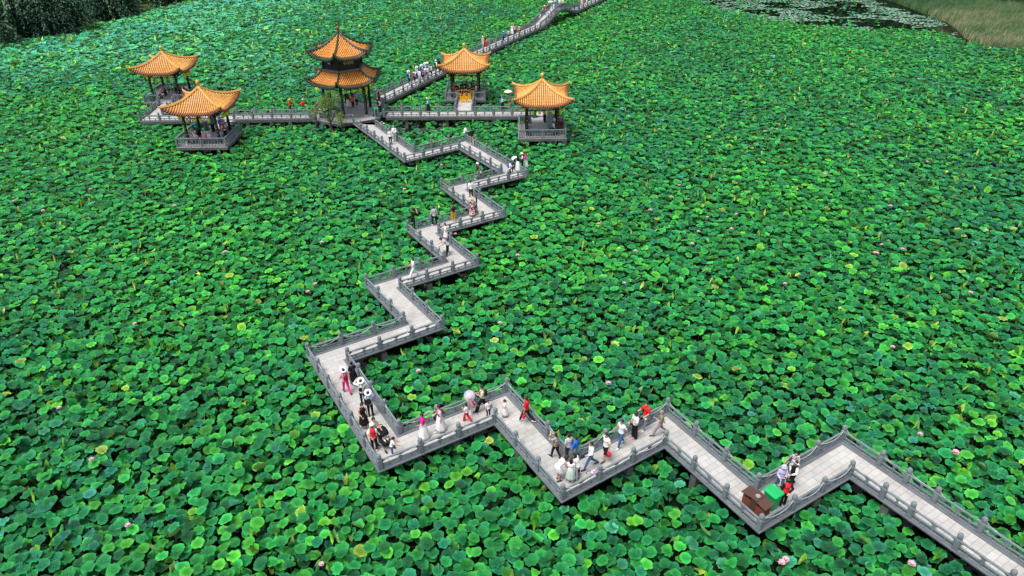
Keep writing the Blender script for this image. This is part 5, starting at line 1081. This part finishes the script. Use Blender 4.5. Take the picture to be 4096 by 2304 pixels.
bag(a, 'black', 'black crossbody bag of the person bending over', 0, .5)
a = person(1792, 1012, 230, 1.05, 'small child in white shirt and blue shorts behind the bending person', 'white', 'jeans', 'stand', 'down', 'down', hair='pony')
a = person(1657, 1112, 205, 1.64, 'person all in white striding left on the middle zigzag, reading a phone', 'white', 'white', 'stride', 'phone', 'hold', hair='long', shoes='b', wide=True)
phone(a, 'phone read by the person all in white')
# --- straight footbridges
a = person(1166, 452, 0, 1.62, 'person in red vest and yellow hat holding a pole on the left footbridge', 'red', 'black', 'stand', 'phone', 'hold', hat='sun', hatc='mustard', vest='red')
o = item(a, 'fishing_pole', 'thin pale pole held by the person in yellow hat', 'pole'); q = Vector(a['_w'][0]); b = MB(); b.tube([q, q+Vector((.5, 0, .8))], .012, 5); b.build('pole', M_ROPE, o, off=(0, 0, 0))
a = person(1219, 452, 60, 1.58, 'person with red backpack and white hat on the left footbridge near the pagoda', 'red', 'grey', 'walk', 'down', 'down', hat='cap')
backpack(a, 'red', 'red backpack on the white hatted walker on the left footbridge')
a = person(1715, 449, 170, 1.62, 'person in white sun hat, pale blue top and black skirt alone on the right footbridge', 'lblue', 'skirt:black', 'walk', 'hold', 'down', hair='bun', hat='visor', sleeve='long', shoes='b', hem=.25)
a = person(2010, 441, 200, 1.62, 'person in pale blue top, black skirt and white sun hat next to the open parasol', 'lblue', 'skirt:black', 'stand', 'hold', 'phone', hair='bun', hat='visor', sleeve='long', shoes='b', hem=.12)
a = person(2038, 431, 260, 1.66, 'person in grey top and orange trousers under an open parasol', 'lgrey', 'orange', 'stand', 'hold', 'parasol')
parasol(a, 'cream', 'cream and dark open parasol on the right footbridge', .52)
a = person(1519, 415, 270, 1.66, 'volunteer in red vest and white cap standing at the right of the pagoda', 'lpink', 'black', 'stand', 'clap', 'clap', hat='cap', vest='darkred')
a = person(1520, 452, 60, 1.62, 'person in white shirt with red backpack standing by the green bin at the pagoda', 'white', 'black', 'stand', 'hold', 'hold')
backpack(a, 'darkred', 'dark red backpack beside the green bin at the pagoda')
# --- inside the pagoda
a = person(1395, 430, 85, 1.64, 'person in dark red top and long white skirt inside the pagoda', 'darkred', 'skirt:white', 'stand', 'hold', 'down', hair='long', sleeve='long', hem=.14)
a = person(1413, 435, 80, 1.60, 'person in orange T-shirt and black trousers inside the pagoda', 'orange', 'black', 'walk', 'down', 'down')
a = person(1429, 425, 250, 1.66, 'person in lavender shirt and black trousers inside the pagoda', 'lav', 'black', 'stand', 'phone', 'phone', sleeve='long')
a = person(1386, 418, 60, 1.60, 'person in grey blue top in the shade at the back of the pagoda', 'navy', 'black', 'stand', 'hold', 'hold')
for (x_, y_, c_, f_, hc, lb) in ((1363, 451, 'sky', 150, 'visor', 'person in bright blue top and white hat sitting at the near edge of the pagoda'), (1340, 446, 'blue', 200, 'visor', 'person in dark blue top and white hat sitting behind the young willow'), (1352, 440, 'white', 120, 'visor', 'person in white top and white hat sitting between the two blue tops'), (1306, 448, 'teal', 60, None, 'person in teal and white jacket sitting left of the young willow trunk')):
    a = person(x_, y_+8, f_, 1.6, lb, c_, 'black', 'sit', 'lap', 'lap', hair='bun', hat=hc, sleeve='long')
# --- the singers in the back pavilion
k_ = 0
for x_, y_, w_ in ((1849, 411, 'front left singer standing on the spur'), (1867, 410, 'front right singer standing on the spur'), (1840, 397, 'left singer in the second row, clasping hands'), (1860, 396, 'middle singer in the second row'), (1879, 398, 'right singer in the second row holding a grey fan'), (1829, 388, 'leftmost singer, behind the railing'),
                   (1848, 383, 'left singer in the back row'), (1865, 379, 'middle singer in the back row, almost hidden'), (1874, 386, 'right singer in the back row'), (1894, 388, 'rightmost singer with orange trousers near the column'), (1892, 379, 'singer at the back right behind the rightmost one')):
    person(x_, y_, 270, 1.62, w_+', black T-shirt, yellow print', 'black', 'yellow', 'stand', 'clap' if k_ % 2 else 'hold', 'clap', hair='bun', cuff=True, wide=True); k_ += 1
person(1818, 381, 280, 1.60, 'person in coral top at the back left column of the singers pavilion', 'coral', 'grey', 'stand', 'up', 'hold')
person(1906, 390, 200, 1.62, 'person in white and black at the right column of the singers pavilion', 'white', 'black', 'stand', 'phone', 'hold')
# --- nearest left pavilion (white sun hats)
for x_, y_, c_, f_, lb in ((756, 548, 'lpink', 60, 'leftmost seated person in pale pink and white hat, nearest left pavilion'), (769, 560, 'lpink', 75, 'second seated person from left in pale pink, nearest left pavilion'), (786, 560, 'lpink', 70, 'third seated person in pale pink, just left of the crouching black clothes'), (823, 560, 'pink', 100, 'seated person in stronger pink, right of the crouching black clothes'), (845, 560, 'lpink', 110, 'rightmost seated person in pale pink and white hat, nearest left pavilion')):
    person(x_, y_+14, f_, 1.58, lb, c_, 'black', 'sit', 'lap', 'lap', hair='bun', hat='visor', sleeve='long', z=DZ)
person(776, 528, 40, 1.6, 'person in pale pink and dark outfit standing at left bench of nearest left pavilion', 'lpink', 'black', 'stand', 'hold', 'hold', hat='visor', hair='bun', vest='black')
person(789, 528, 320, 1.6, 'person in bright teal shirt and white hat inside nearest left pavilion', 'teal', 'black', 'sit', 'phone', 'lap', hat='bucket', sleeve='long')
person(797, 553, 80, 1.66, 'large person in black clothes crouching in the middle of the nearest left pavilion', 'black', 'black', 'crouch', 'hold', 'hold', lean=.5, sleeve='long', hair='long')
a = person(856, 527, 90, 1.72, 'person with teal backpack and black trousers standing at the back of the nearest left pavilion', 'grey', 'black', 'stand', 'hold', 'hold', wide=True)
backpack(a, 'teal', 'teal backpack in the nearest left pavilion', 1.1)
person(889, 530, 300, 1.6, 'person in purple top and white sun hat, left of the two at the right bench', 'purple', 'grey', 'stand', 'hold', 'hold', hair='bun', hat='visor', sleeve='long')
person(899, 526, 280, 1.6, 'person in lavender top and white sun hat, right of the two at the right bench', 'lav', 'grey', 'stand', 'hold', 'hold', hair='bun', hat='visor', sleeve='long')
person(906, 553, 130, 1.66, 'volunteer in red vest bending at the right railing of the nearest left pavilion', 'white', 'black', 'stand', 'hold', 'rail', lean=.5, hat='cap', vest='red')
o = thing('vest_band', at(906, 553), None, None) if False else None
person(888, 565, 150, 1.55, 'person in blue and purple clothes sitting behind the front right column', 'lblue', 'purple', 'sit', 'lap', 'lap', sleeve='long')
# --- rear left pavilion
person(639, 396, 330, 1.6, 'person in white shirt sitting on the left bench of the rear left pavilion', 'white', 'black', 'sit', 'lap', 'lap', sleeve='long')
person(655, 386, 340, 1.66, 'person in pink shirt sitting on the left bench of the rear left pavilion', 'pink', 'black', 'sit', 'phone', 'lap', sleeve='long')
person(667, 372, 340, 1.6, 'person in grey clothes sitting at the far left bench of the rear left pavilion', 'lgrey', 'grey', 'sit', 'hold', 'lap', sleeve='long')
person(709, 376, 270, 1.62, 'person in grey top standing by the right column of the rear left pavilion', 'grey', 'black', 'stand', 'hold', 'hold', sleeve='long')
person(737, 376, 200, 1.6, 'person in white and dark vest with a red cap in the rear left pavilion', 'white', 'navy', 'sit', 'lap', 'hold', hat='cap', hatc='red', vest='navy')
person(757, 376, 190, 1.64, 'person in white shirt bending beside the red cap in the rear left pavilion', 'white', 'black', 'sit', 'lap', 'lap', lean=.35)
# --- rightmost pavilion
person(2216, 531, 190, 1.64, 'person in white T-shirt sitting on the bench of the rightmost pavilion', 'white', 'black', 'sit', 'lap', 'lap', lean=.2)
person(2214, 508, 280, 1.5, 'person in red cap and white shirt sitting behind the grey cabinet', 'white', 'grey', 'sit', 'hold', 'lap', hat='cap', hatc='red')
person(2178, 489, 80, 1.68, 'person in black trousers walking past the grey cabinet in the rightmost pavilion', 'lgrey', 'black', 'stride', 'swf', 'swb', wide=True)
person(2107, 505, 60, 1.62, 'person in black shirt with white bag standing behind the left column of the rightmost pavilion', 'black', 'black', 'walk', 'hold', 'hold')
# --- crowd on the far footbridge behind the pagoda
for x_, y_, f_, t_, b_, kw, bp_, lb in (
        (1637, 336, 70, 'lblue', 'black', dict(hat='visor', hair='bun', sleeve='long'), 'navy', 'person with navy backpack and white sun hat, last walker of the crowd behind the pagoda'),
        (1660, 331, 75, 'white', 'black', dict(), 'red', 'person in white shirt with a red backpack in the crowd behind the pagoda'),
        (1669, 319, 65, 'lblue', 'navy', dict(hat='visor', hair='bun'), None, 'person in blue and white with white sun hat beside the red backpack'),
        (1679, 328, 75, 'white', 'white', dict(hair='long', sleeve='long'), None, 'person in long white shirt with long black hair in the crowd'),
        (1688, 311, 70, 'white', 'navy', dict(hat='visor', hair='bun', vest='black'), None, 'person in white and black with white sun hat at the far railing of the crowd'),
        (1695, 325, 85, 'purple', 'black', dict(hair='long', sleeve='long'), None, 'person in purple top and dark shorts in the crowd'),
        (1699, 316, 75, 'white', 'grey', dict(hair='long'), None, 'person in white top just behind the purple top'),
        (1703, 303, 70, 'lblue', 'black', dict(hat='visor', hair='bun'), None, 'left of two white sun hats leading the crowd'),
        (1711, 301, 70, 'lblue', 'navy', dict(hat='visor', hair='bun', vest='navy'), None, 'right of two white sun hats leading the crowd'),
        (1711, 315, 70, 'cream', 'black', dict(hair='long', sleeve='long'), None, 'person in cream jacket with long hair in the crowd'),
        (1726, 308, 60, 'lgrey', 'black', dict(sleeve='long'), None, 'person in pale grey jacket walking ahead of the cream jacket'),
        (1745, 290, 65, 'white', 'black', dict(hat='bucket', sleeve='long'), 'black', 'person in white shirt and hat beside the blue grey umbrella')):
    a = person(x_, y_, f_, 1.64, lb, t_, b_, 'walk', 'swf', 'swb', **kw)
    if bp_: backpack(a, bp_, {'navy': 'navy backpack at the tail of the crowd', 'red': 'red backpack in the middle of the crowd', 'black': 'black backpack beside the blue grey umbrella'}[bp_])
a = person(1757, 286, 65, 1.64, 'person in black clothes under the blue grey umbrella', 'black', 'black', 'walk', 'hold', 'parasol', sleeve='long'); parasol(a, 'jeans', 'blue grey umbrella held tilted on the far footbridge', .55, (.0, .25))
for x_, y_, f_, t_, b_, kw, bp_, lb in (
        (1932, 189, 240, 'lgrey', 'white', dict(hat='bucket'), None, 'person in pale clothes and hat right behind the back pavilion roof'), (1943, 187, 250, 'maroon', 'skirt:red', dict(hair='long', hem=.25), None, 'person in dark top and red skirt right behind the back pavilion roof'),
        (2014, 170, 70, 'blue', 'black', dict(hat='cap'), 'blue', 'person with blue jacket and white cap on the far footbridge'), (2034, 160, 230, 'lgrey', 'black', dict(hair='long'), None, 'person in pale grey next to the blue jacket'),
        (2049, 139, 90, 'white', 'skirt:white', dict(hair='long', hem=.2), None, 'person in white dress, left of three by the far railing'), (2060, 141, 90, 'pink', 'black', dict(hair='long'), None, 'person in pink top, middle of three by the far railing'), (2078, 142, 90, 'pink', 'black', dict(hair='bun'), None, 'person in pink jacket, right of three by the far railing'),
        (2158, 90, 250, 'white', 'white', dict(hair='long'), None, 'person in white at the foot of the humped bridge'), (2173, 82, 230, 'maroon', 'black', dict(hair='long'), None, 'person in maroon at the foot of the humped bridge'), (2181, 80, 250, 'white', 'black', dict(hair='long'), 'black', 'person in white with a black bag at the foot of the humped bridge'), (2192, 91, 60, 'lblue', 'black', dict(), None, 'person in pale blue shirt and black trousers starting up the humped bridge')):
    a = person(x_, y_, f_, 1.64, lb, t_, b_, 'walk', 'swf', 'hold', **kw)
    if bp_: backpack(a, bp_, {'blue': 'blue backpack on the far footbridge', 'black': 'black backpack at the foot of the humped bridge'}[bp_])
def up(s, off, f_, t_, b_, lb, **kw): return person(0, 0, f_, 1.62, lb, t_, b_, 'walk', 'swf', 'hold', xy=along(s, off), z=DZ+arch_z(s)-DZ+.02, **kw)
up(25.0, 1.55, 250, 'red', 'jeans', 'person in red top and white hat against the far rail of the humped bridge', hat='sun')
a = up(26.8, 1.0, 240, 'lpink', 'skirt:white', 'person in long white dress under a white parasol on the humped bridge', hair='long', hem=.08); parasol(a, 'white', 'white parasol on top of the humped bridge', .5)
up(27.6, .6, 250, 'blue', 'grey', 'person in bright blue top on the humped bridge'); up(26.2, .35, 200, 'white', 'white', 'person in white bending at the near rail of the humped bridge', hair='long')
up(28.8, 1.2, 240, 'white', 'black', 'person in white shirt at the top of the humped bridge', hair='long'); up(29.4, .7, 240, 'white', 'jeans', 'second white shirt at the top of the humped bridge', hat='cap')
up(30.2, .4, 240, 'lpink', 'black', 'person in pale pink at the far end of the humped bridge', hair='long')
person(0, 0, 230, 1.64, 'person in pale pink dress beyond the humped bridge', 'pink', 'dress:pink', 'walk', 'hold', 'hold', xy=along(41.5, 1.2), hair='long', hem=.3)
person(0, 0, 230, 1.64, 'person in white beyond the humped bridge', 'white', 'white', 'walk', 'hold', 'hold', xy=along(44.2, 1.3), hair='long')

# ------------------------------------------------------------------ bins, strollers, cabinets
def tfm(loc, rz):
    c_, s_ = math.cos(rz), math.sin(rz); return lambda x, y, z: (loc[0]+x*c_-y*s_, loc[1]+x*s_+y*c_, loc[2]+z)
M_BIN = plain('green_plastic', (.01, .36, .10), .4, .08); M_BIND = plain('dark_green_plastic', (.01, .16, .05), .45, .1); M_BRN = plain('brown_metal', (.075, .035, .028), .5, .12); M_SLAT = plain('red_brown_slats', (.17, .045, .025), .6, .3, 14)
M_RUB = plain('black_rubber', (.015, .015, .015), .8)
def wheelie(loc, rz, label, lid=M_BIN, mat=M_BIN, h=1.0, w=.58, d=.66):
    o = thing('wheelie_bin', loc, label, 'bin', 'green wheelie bins'); t = tfm(loc, rz); b = MB()
    def rg(k, z): return [t(x*k*w/2, y*k*d/2, z) for x, y in ((-1, -.8), (-.8, -1), (.8, -1), (1, -.8), (1, .8), (.8, 1), (-.8, 1), (-1, .8))]
    b.loft([rg(.76, .08), rg(.96, h*.88), rg(1.04, h*.89), rg(1.04, h*.93)]); b.build('bin_body', mat, o)
    b = MB(); b.loft([rg(1.08, h*.93), rg(1.1, h*.97), rg(1.0, h*1.01), rg(.80, h*1.03), rg(.74, h*1.02), rg(.6, h*1.02)]); b.build('lid', lid, o)
    b = MB(); b.tube([t(-w*.4, d*.56, h*.93), t(w*.4, d*.56, h*.93)], .025, 6); b.build('handle', lid, o)
    for s_ in (-1, 1): b = MB(); p = Vector(t(s_*w*.40, d*.38, .10)); q = Vector(t(s_*w*.52, d*.38, .10)); b.tube([p, q], .10, 12); b.build('wheel', M_RUB, o)
wheelie((11.43, 21.98, DZ), R(32), 'bright green wheelie bin beside the brown litter bin in the lower right bend')
wheelie((2.65, 77.3, DZ), R(0), 'dark green wheelie bin on the spur behind the rightmost pavilion', M_BIND, M_BIND)
wheelie((-15.0, 78.15, DZ), R(30), 'green wheelie bin at the right edge of the pagoda platform', M_BIN, M_BIND)
wheelie((-43.0, 84.95, DZ), R(0), 'green wheelie bin in the front left corner of the rear left pavilion', M_BIN, M_BIND)
def twin_bin(loc, rz, label, sc=1.0):
    o = thing('litter_bin', loc, label, 'litter bin', 'brown twin litter bins'); t = tfm(loc, rz)
    for s_ in (-1, 1):
        b = MB(); c = t(s_*.36*sc, 0, .40); b.box(c, (.42*sc, .44, .66), rz); b.build('bin_box', M_SLAT, o)
        b = MB()
        for k in range(6): b.box(t(s_*.36*sc, 0, .14+k*.1), (.44*sc, .46, .055), rz)
        b.build('slats', M_SLAT, o)
        b = MB(); b.box(t(s_*.36*sc, 0, .735), (.34*sc, .36, .02), rz); b.build('opening', M_RUB, o)
        b = MB(); b.loft([[t(s_*.15*sc, -.30, .98), t(s_*.15*sc, .30, .98), t(s_*.15*sc, .30, 1.0), t(s_*.15*sc, -.30, 1.0)], [t(s_*.66*sc, -.30, .90), t(s_*.66*sc, .30, .90), t(s_*.66*sc, .30, .92), t(s_*.66*sc, -.30, .92)]]); b.build('lid', M_BRN, o)
        for y_ in (-.2, .2): b = MB(); b.box(t(s_*.56*sc, y_, .82), (.03, .03, .2), rz); b.build('lid_strut', M_BRN, o)
    b = MB(); b.box(t(0, 0, .53), (.30*sc, .48, .90), rz); b.build('middle_column', M_BRN, o)
    b = MB(); b.box(t(0, 0, 1.02), (.36*sc, .60, .05), rz, .01); b.build('top_cap', M_BRN, o)
    b = MB(); A_ = np.linspace(0, 2*math.pi, 21)[:-1]; b.loft([[t(r*math.cos(a), r*math.sin(a), zz) for a in A_] for r, zz in ((.095, 1.046), (.095, 1.052), (.075, 1.052), (.075, 1.046))], caps=False)
    b.box(t(0, .015, 1.05), (.07, .015, .008), rz); b.box(t(0, -.02, 1.05), (.09, .015, .008), rz); b.box(t(0, 0, 1.05), (.015, .08, .008), rz); b.build('round_emblem', plain('pale_print', (.6, .58, .55), .6), o)
    b = MB()
    for s_ in (-1, 1): b.box(t(s_*.5*sc, 0, .035), (.06, .4, .07), rz)
    b.build('foot', M_BRN, o)
twin_bin((10.62, 21.66, DZ), R(-57), 'brown twin litter bin with two roof lids in the lower right bend')
twin_bin((5.30, 73.0, DZ), R(88), 'brown litter bin against the right railing of the rightmost pavilion', .7)
def stroller(loc, rz, label, frame, hood, wheelm, baby=False):
    o = thing('stroller', loc, label, 'stroller'); t = tfm(loc, rz)
    b = MB()
    for s_ in (-1, 1): b.tube([t(-.50, s_*.2, 1.02), t(-.20, s_*.22, .72), t(.38, s_*.24, .10)], .014, 6); b.tube([t(.0, s_*.22, .55), t(-.34, s_*.25, .12)], .014, 6)
    b.tube([t(-.50, -.2, 1.02), t(-.53, 0, 1.04), t(-.50, .2, 1.02)], .018, 6); b.build('frame', frame, o, True)
    b = MB(); b.loft([[t(-.22, y_, .75), t(-.20, y_, .42), t(.15, y_, .38), t(.34, y_, .50), t(.32, y_, .56), t(.12, y_, .48), t(-.10, y_, .52)] for y_ in (-.19, .19)]); b.build('seat', frame, o)
    b = MB(); b.loft([[t(-.20+.34*math.cos(a)*k, y_, .74+.34*math.sin(a)*k) for a in np.linspace(.25, 2.4, 8)]+[t(-.20+.31*math.cos(a)*k, y_, .74+.31*math.sin(a)*k) for a in np.linspace(2.4, .25, 8)] for y_, k in ((-.22, .9), (-.19, 1), (.19, 1), (.22, .9))]); b.build('hood', hood, o, True)
    b = MB(); b.box(t(-.02, 0, .26), (.42, .34, .12), rz); b.build('basket', frame, o)
    for x_, y_ in ((.38, .24), (.38, -.24), (-.34, .26), (-.34, -.26)): b = MB(); b.tube([t(x_, y_-.02, .10), t(x_, y_+.02, .10)], .10, 12); b.build('wheel', wheelm, o)
    return t
t = stroller(tuple(at(1544, 1787)), R(-48), 'black stroller with a baby near the corner railing', M_RUB, cloth('black'), M_RUB)
o = thing('person', t(.02, 0, .5), 'baby in white clothes sitting in the black stroller', 'person', PEOPLE_GROUP); b = MB(); b.ell(t(-.06, 0, .64), (.08, .09, .12)); b.ell(t(-.06, 0, .82), (.07, .065, .075)); 
for s_ in (-1, 1): b.cap(t(-.03, s_*.06, .55), .045, t(.14, s_*.08, .56), .035); b.cap(t(.14, s_*.08, .56), .035, t(.22, s_*.08, .45), .028); b.cap(t(-.05, s_*.09, .70), .032, t(.07, s_*.10, .64), .024); b.ell(t(.09, s_*.10, .64), (.022, .022, .022))
remesh(b.build('body', M_SKIN, o, True), .008); b = MB(); b.ell(t(-.06, 0, .63), (.095, .105, .13)); 
for s_ in (-1, 1): b.cap(t(-.03, s_*.06, .55), .055, t(.14, s_*.08, .56), .045); b.cap(t(-.05, s_*.09, .70), .042, t(.04, s_*.10, .65), .034)
remesh(b.build('romper', cloth('white'), o, True), .01); b = MB(); b.ell(t(-.075, 0, .845), (.068, .066, .062)); b.build('hair', M_HAIR, o, True)
stroller(tuple(at(2053, 672)), R(200), 'dark pram with a white cover and red wheels on the platform bend', M_RUB, cloth('white'), cloth('red'))
# grey service cabinet in the rightmost pavilion and the ones at the pagoda
M_CAB = plain('grey_blue_cabinet', (.22, .31, .35), .45, .08); M_CABT = plain('teal_cabinet_side', (.03, .22, .26), .5)
o = thing('service_cabinet', (4.25, 73.9, DZ), 'grey blue service cabinet with an angled screen box in the rightmost pavilion', 'cabinet'); b = MB(); b.box((4.25, 73.9, 1.85), (.62, .5, 1.08), 0, .02); b.build('cabinet_body', M_CAB, o)
b = MB(); b.box((4.25, 74.05, 2.66), (.54, .34, .52), 0, .02); b.build('upper_box', M_CAB, o); b = MB(); b.box((3.935, 73.9, 1.85), (.012, .46, 1.0)); b.build('side_panel', M_CABT, o); b = MB(); b.box((4.12, 73.645, 1.62), (.08, .012, .10)); b.build('lock', M_RUB, o)
o = thing('white_cabinet', (-20.75, 77.9, DZ), 'white topped box on the left front of the pagoda platform', 'cabinet'); b = MB(); b.box((-20.75, 77.9, 1.78), (.95, .6, .94), R(-20), .03); b.build('cabinet_body', plain('dark_cabinet', (.05, .06, .06), .5), o); b = MB(); b.box((-20.75, 77.9, 2.28), (1.02, .66, .06), R(-20), .02); b.build('lid', plain('pale_lid', (.5, .53, .56), .5), o)
o = thing('switch_box', (-21.5, 76.7, 1.4), 'grey green switch box fixed outside the pagoda railing', 'box'); b = MB(); b.box((-21.6, 76.75, 1.85), (.55, .3, .75), R(-28), .02); b.build('box_body', plain('grey_green_metal', (.09, .12, .11), .5), o); b = MB(); b.box((-21.67, 76.59, 1.9), (.40, .02, .55), R(-28)); b.build('box_door', plain('grey_green_metal', (.09, .12, .11), .5), o)

# ------------------------------------------------------------------ white cord looped along the railings
def cord(pts, label, droop):
    b = MB(); r_ = random.Random(5); P_ = []
    for i, (p, q) in enumerate(zip(pts, pts[1:])):
        sg_ = droop*r_.uniform(.3, 1.3)
        for k in range(10):
            t_ = k/10; x = p[0]+(q[0]-p[0])*t_; y = p[1]+(q[1]-p[1])*t_; e = abs(2*t_-1); w = math.sin(math.pi*t_)
            z = DZ+.64+.18*e**6-sg_*.17*w; P_.append((x+.09*w, y-.10*w-.02, max(z, DZ+.30)))
    P_.append((pts[-1][0], pts[-1][1], DZ+.8)); b.tube(P_, .008, 5); tag(b.build('cord', M_ROPE), label, 'cord', 'white cords looped along the railings')
cord(LP[30:62], 'white cord drooping along the near railing of the zigzag footbridge', .9)
cord(RP[30:60], 'white cord drooping along the far railing of the zigzag footbridge', .7)

# ------------------------------------------------------------------ lotus flowers
M_PET = foliage_mat('lotus_petal', [(0, (.75, .25, .42)), (.5, (.80, .48, .60)), (1, (.85, .70, .74))], rough=.6); M_POD = plain('lotus_pod', (.60, .50, .08), .7)
def flower_mesh(seed):
    r = np.random.default_rng(seed); V = []; T = []; F = []
    for ring, (n_, el, ln) in enumerate(((5, 1.15, .13), (8, .75, .15), (8, .35, .16))):
        for k in range(n_):
            a = 2*math.pi*(k+.5*ring)/n_+r.uniform(-.15, .15); e = el+r.uniform(-.12, .12); b0 = len(V)
            for t, w in ((0, .012), (.4, .042), (.75, .038), (1, .004)):
                rr = ln*t*math.cos(e*(1-.15*t)); zz = ln*t*math.sin(e)+.02*t*t
                for s_ in (-1, 1): V.append((rr*math.cos(a)-s_*w*math.sin(a), rr*math.sin(a)+s_*w*math.cos(a), zz)); T.append(.15+.1*ring+ (1-t)*.6)
            F += [(b0+2*i, b0+2*i+1, b0+2*i+3, b0+2*i+2) for i in range(3)]
    return np_mesh('petals', M_PET, np.array(V), [np.array(F)], [('tint', 'FLOAT', np.array(T))])
PET = [flower_mesh(i) for i in range(4)]
bp = MB(); bp.lathe([(.018, 0), (.032, .035), (.03, .05), (.005, .052)], (0, 0, .01), 8); PODM = bp.mesh('seed_pod', M_POD); bs = MB(); bs.tube([(0, 0, 0), (.01, .01, -.5), (0, 0, -1.15)], .008, 5); STM = bs.mesh('flower_stem', M_STEM)
def flower(x, y, z, s_, label, i, grp='pink lotus flowers'):
    o = thing('lotus_flower', (x, y, z), label, 'flower', grp, random.uniform(0, 6), s_, local=True)
    inst('petals', PET[i % 4], o, (0, 0, 0)); inst('seed_pod', PODM, o, (0, 0, 0)); inst('flower_stem', STM, o, (0, 0, 0))
for i, (px, py, s_, lb) in enumerate([(3126, 2253, 1.05, 'left one of the pair of open pink lotus flowers at the bottom right'), (3142, 2240, 1.05, 'right one of the pair of open pink lotus flowers at the bottom right'), (3821, 1812, 1.2, 'large pale pink lotus flower on the far right, above the last footbridge run'), (1674, 1486, 1.0, 'round pink lotus flower above the bend with the stroller'), (366, 1840, .9, 'single pale pink lotus flower at the lower left')]):
    p = at(px, py, 1.05); flower(p.x, p.y, 1.05, s_, lb, i)
rest = [(1288, 2264), (3645, 2262), (3679, 1740), (541, 1302), (1261, 1138), (2496, 1138), (3139, 1138), (3880, 1178), (2000, 1299), (2433, 1537), (2541, 1011), (2830, 871), (2687, 792), (3943, 930), (3708, 649), (3999, 517), (2716, 747), (3570, 1390), (515, 2110), (560, 625), (1231, 1171), (2050, 1655), (240, 1640), (900, 1010), (700, 830), (3300, 700), (3050, 560), (3560, 830)]
r_ = random.Random(3)
for k in range(70): rest.append((r_.uniform(0, 4096), 130+r_.random()**1.6*900))
n_f = 0
for i, (px, py) in enumerate(rest):
    p = at(px, py, 1.0); kk = keep_field(np.array([[p.x, p.y]]*1))
    if len(kk) == 0: continue
    zn = ('far' if py < 420 else ('middle' if py < 1200 else 'near'))+' '+['left', 'centre left', 'centre right', 'right'][min(3, int(px/1024))]+' of the pond'
    flower(p.x, p.y, r_.uniform(.98, 1.12), r_.uniform(.8, 1.2), 'small pink lotus flower among the leaves, '+zn, i, 'small pink lotus flowers, '+zn)
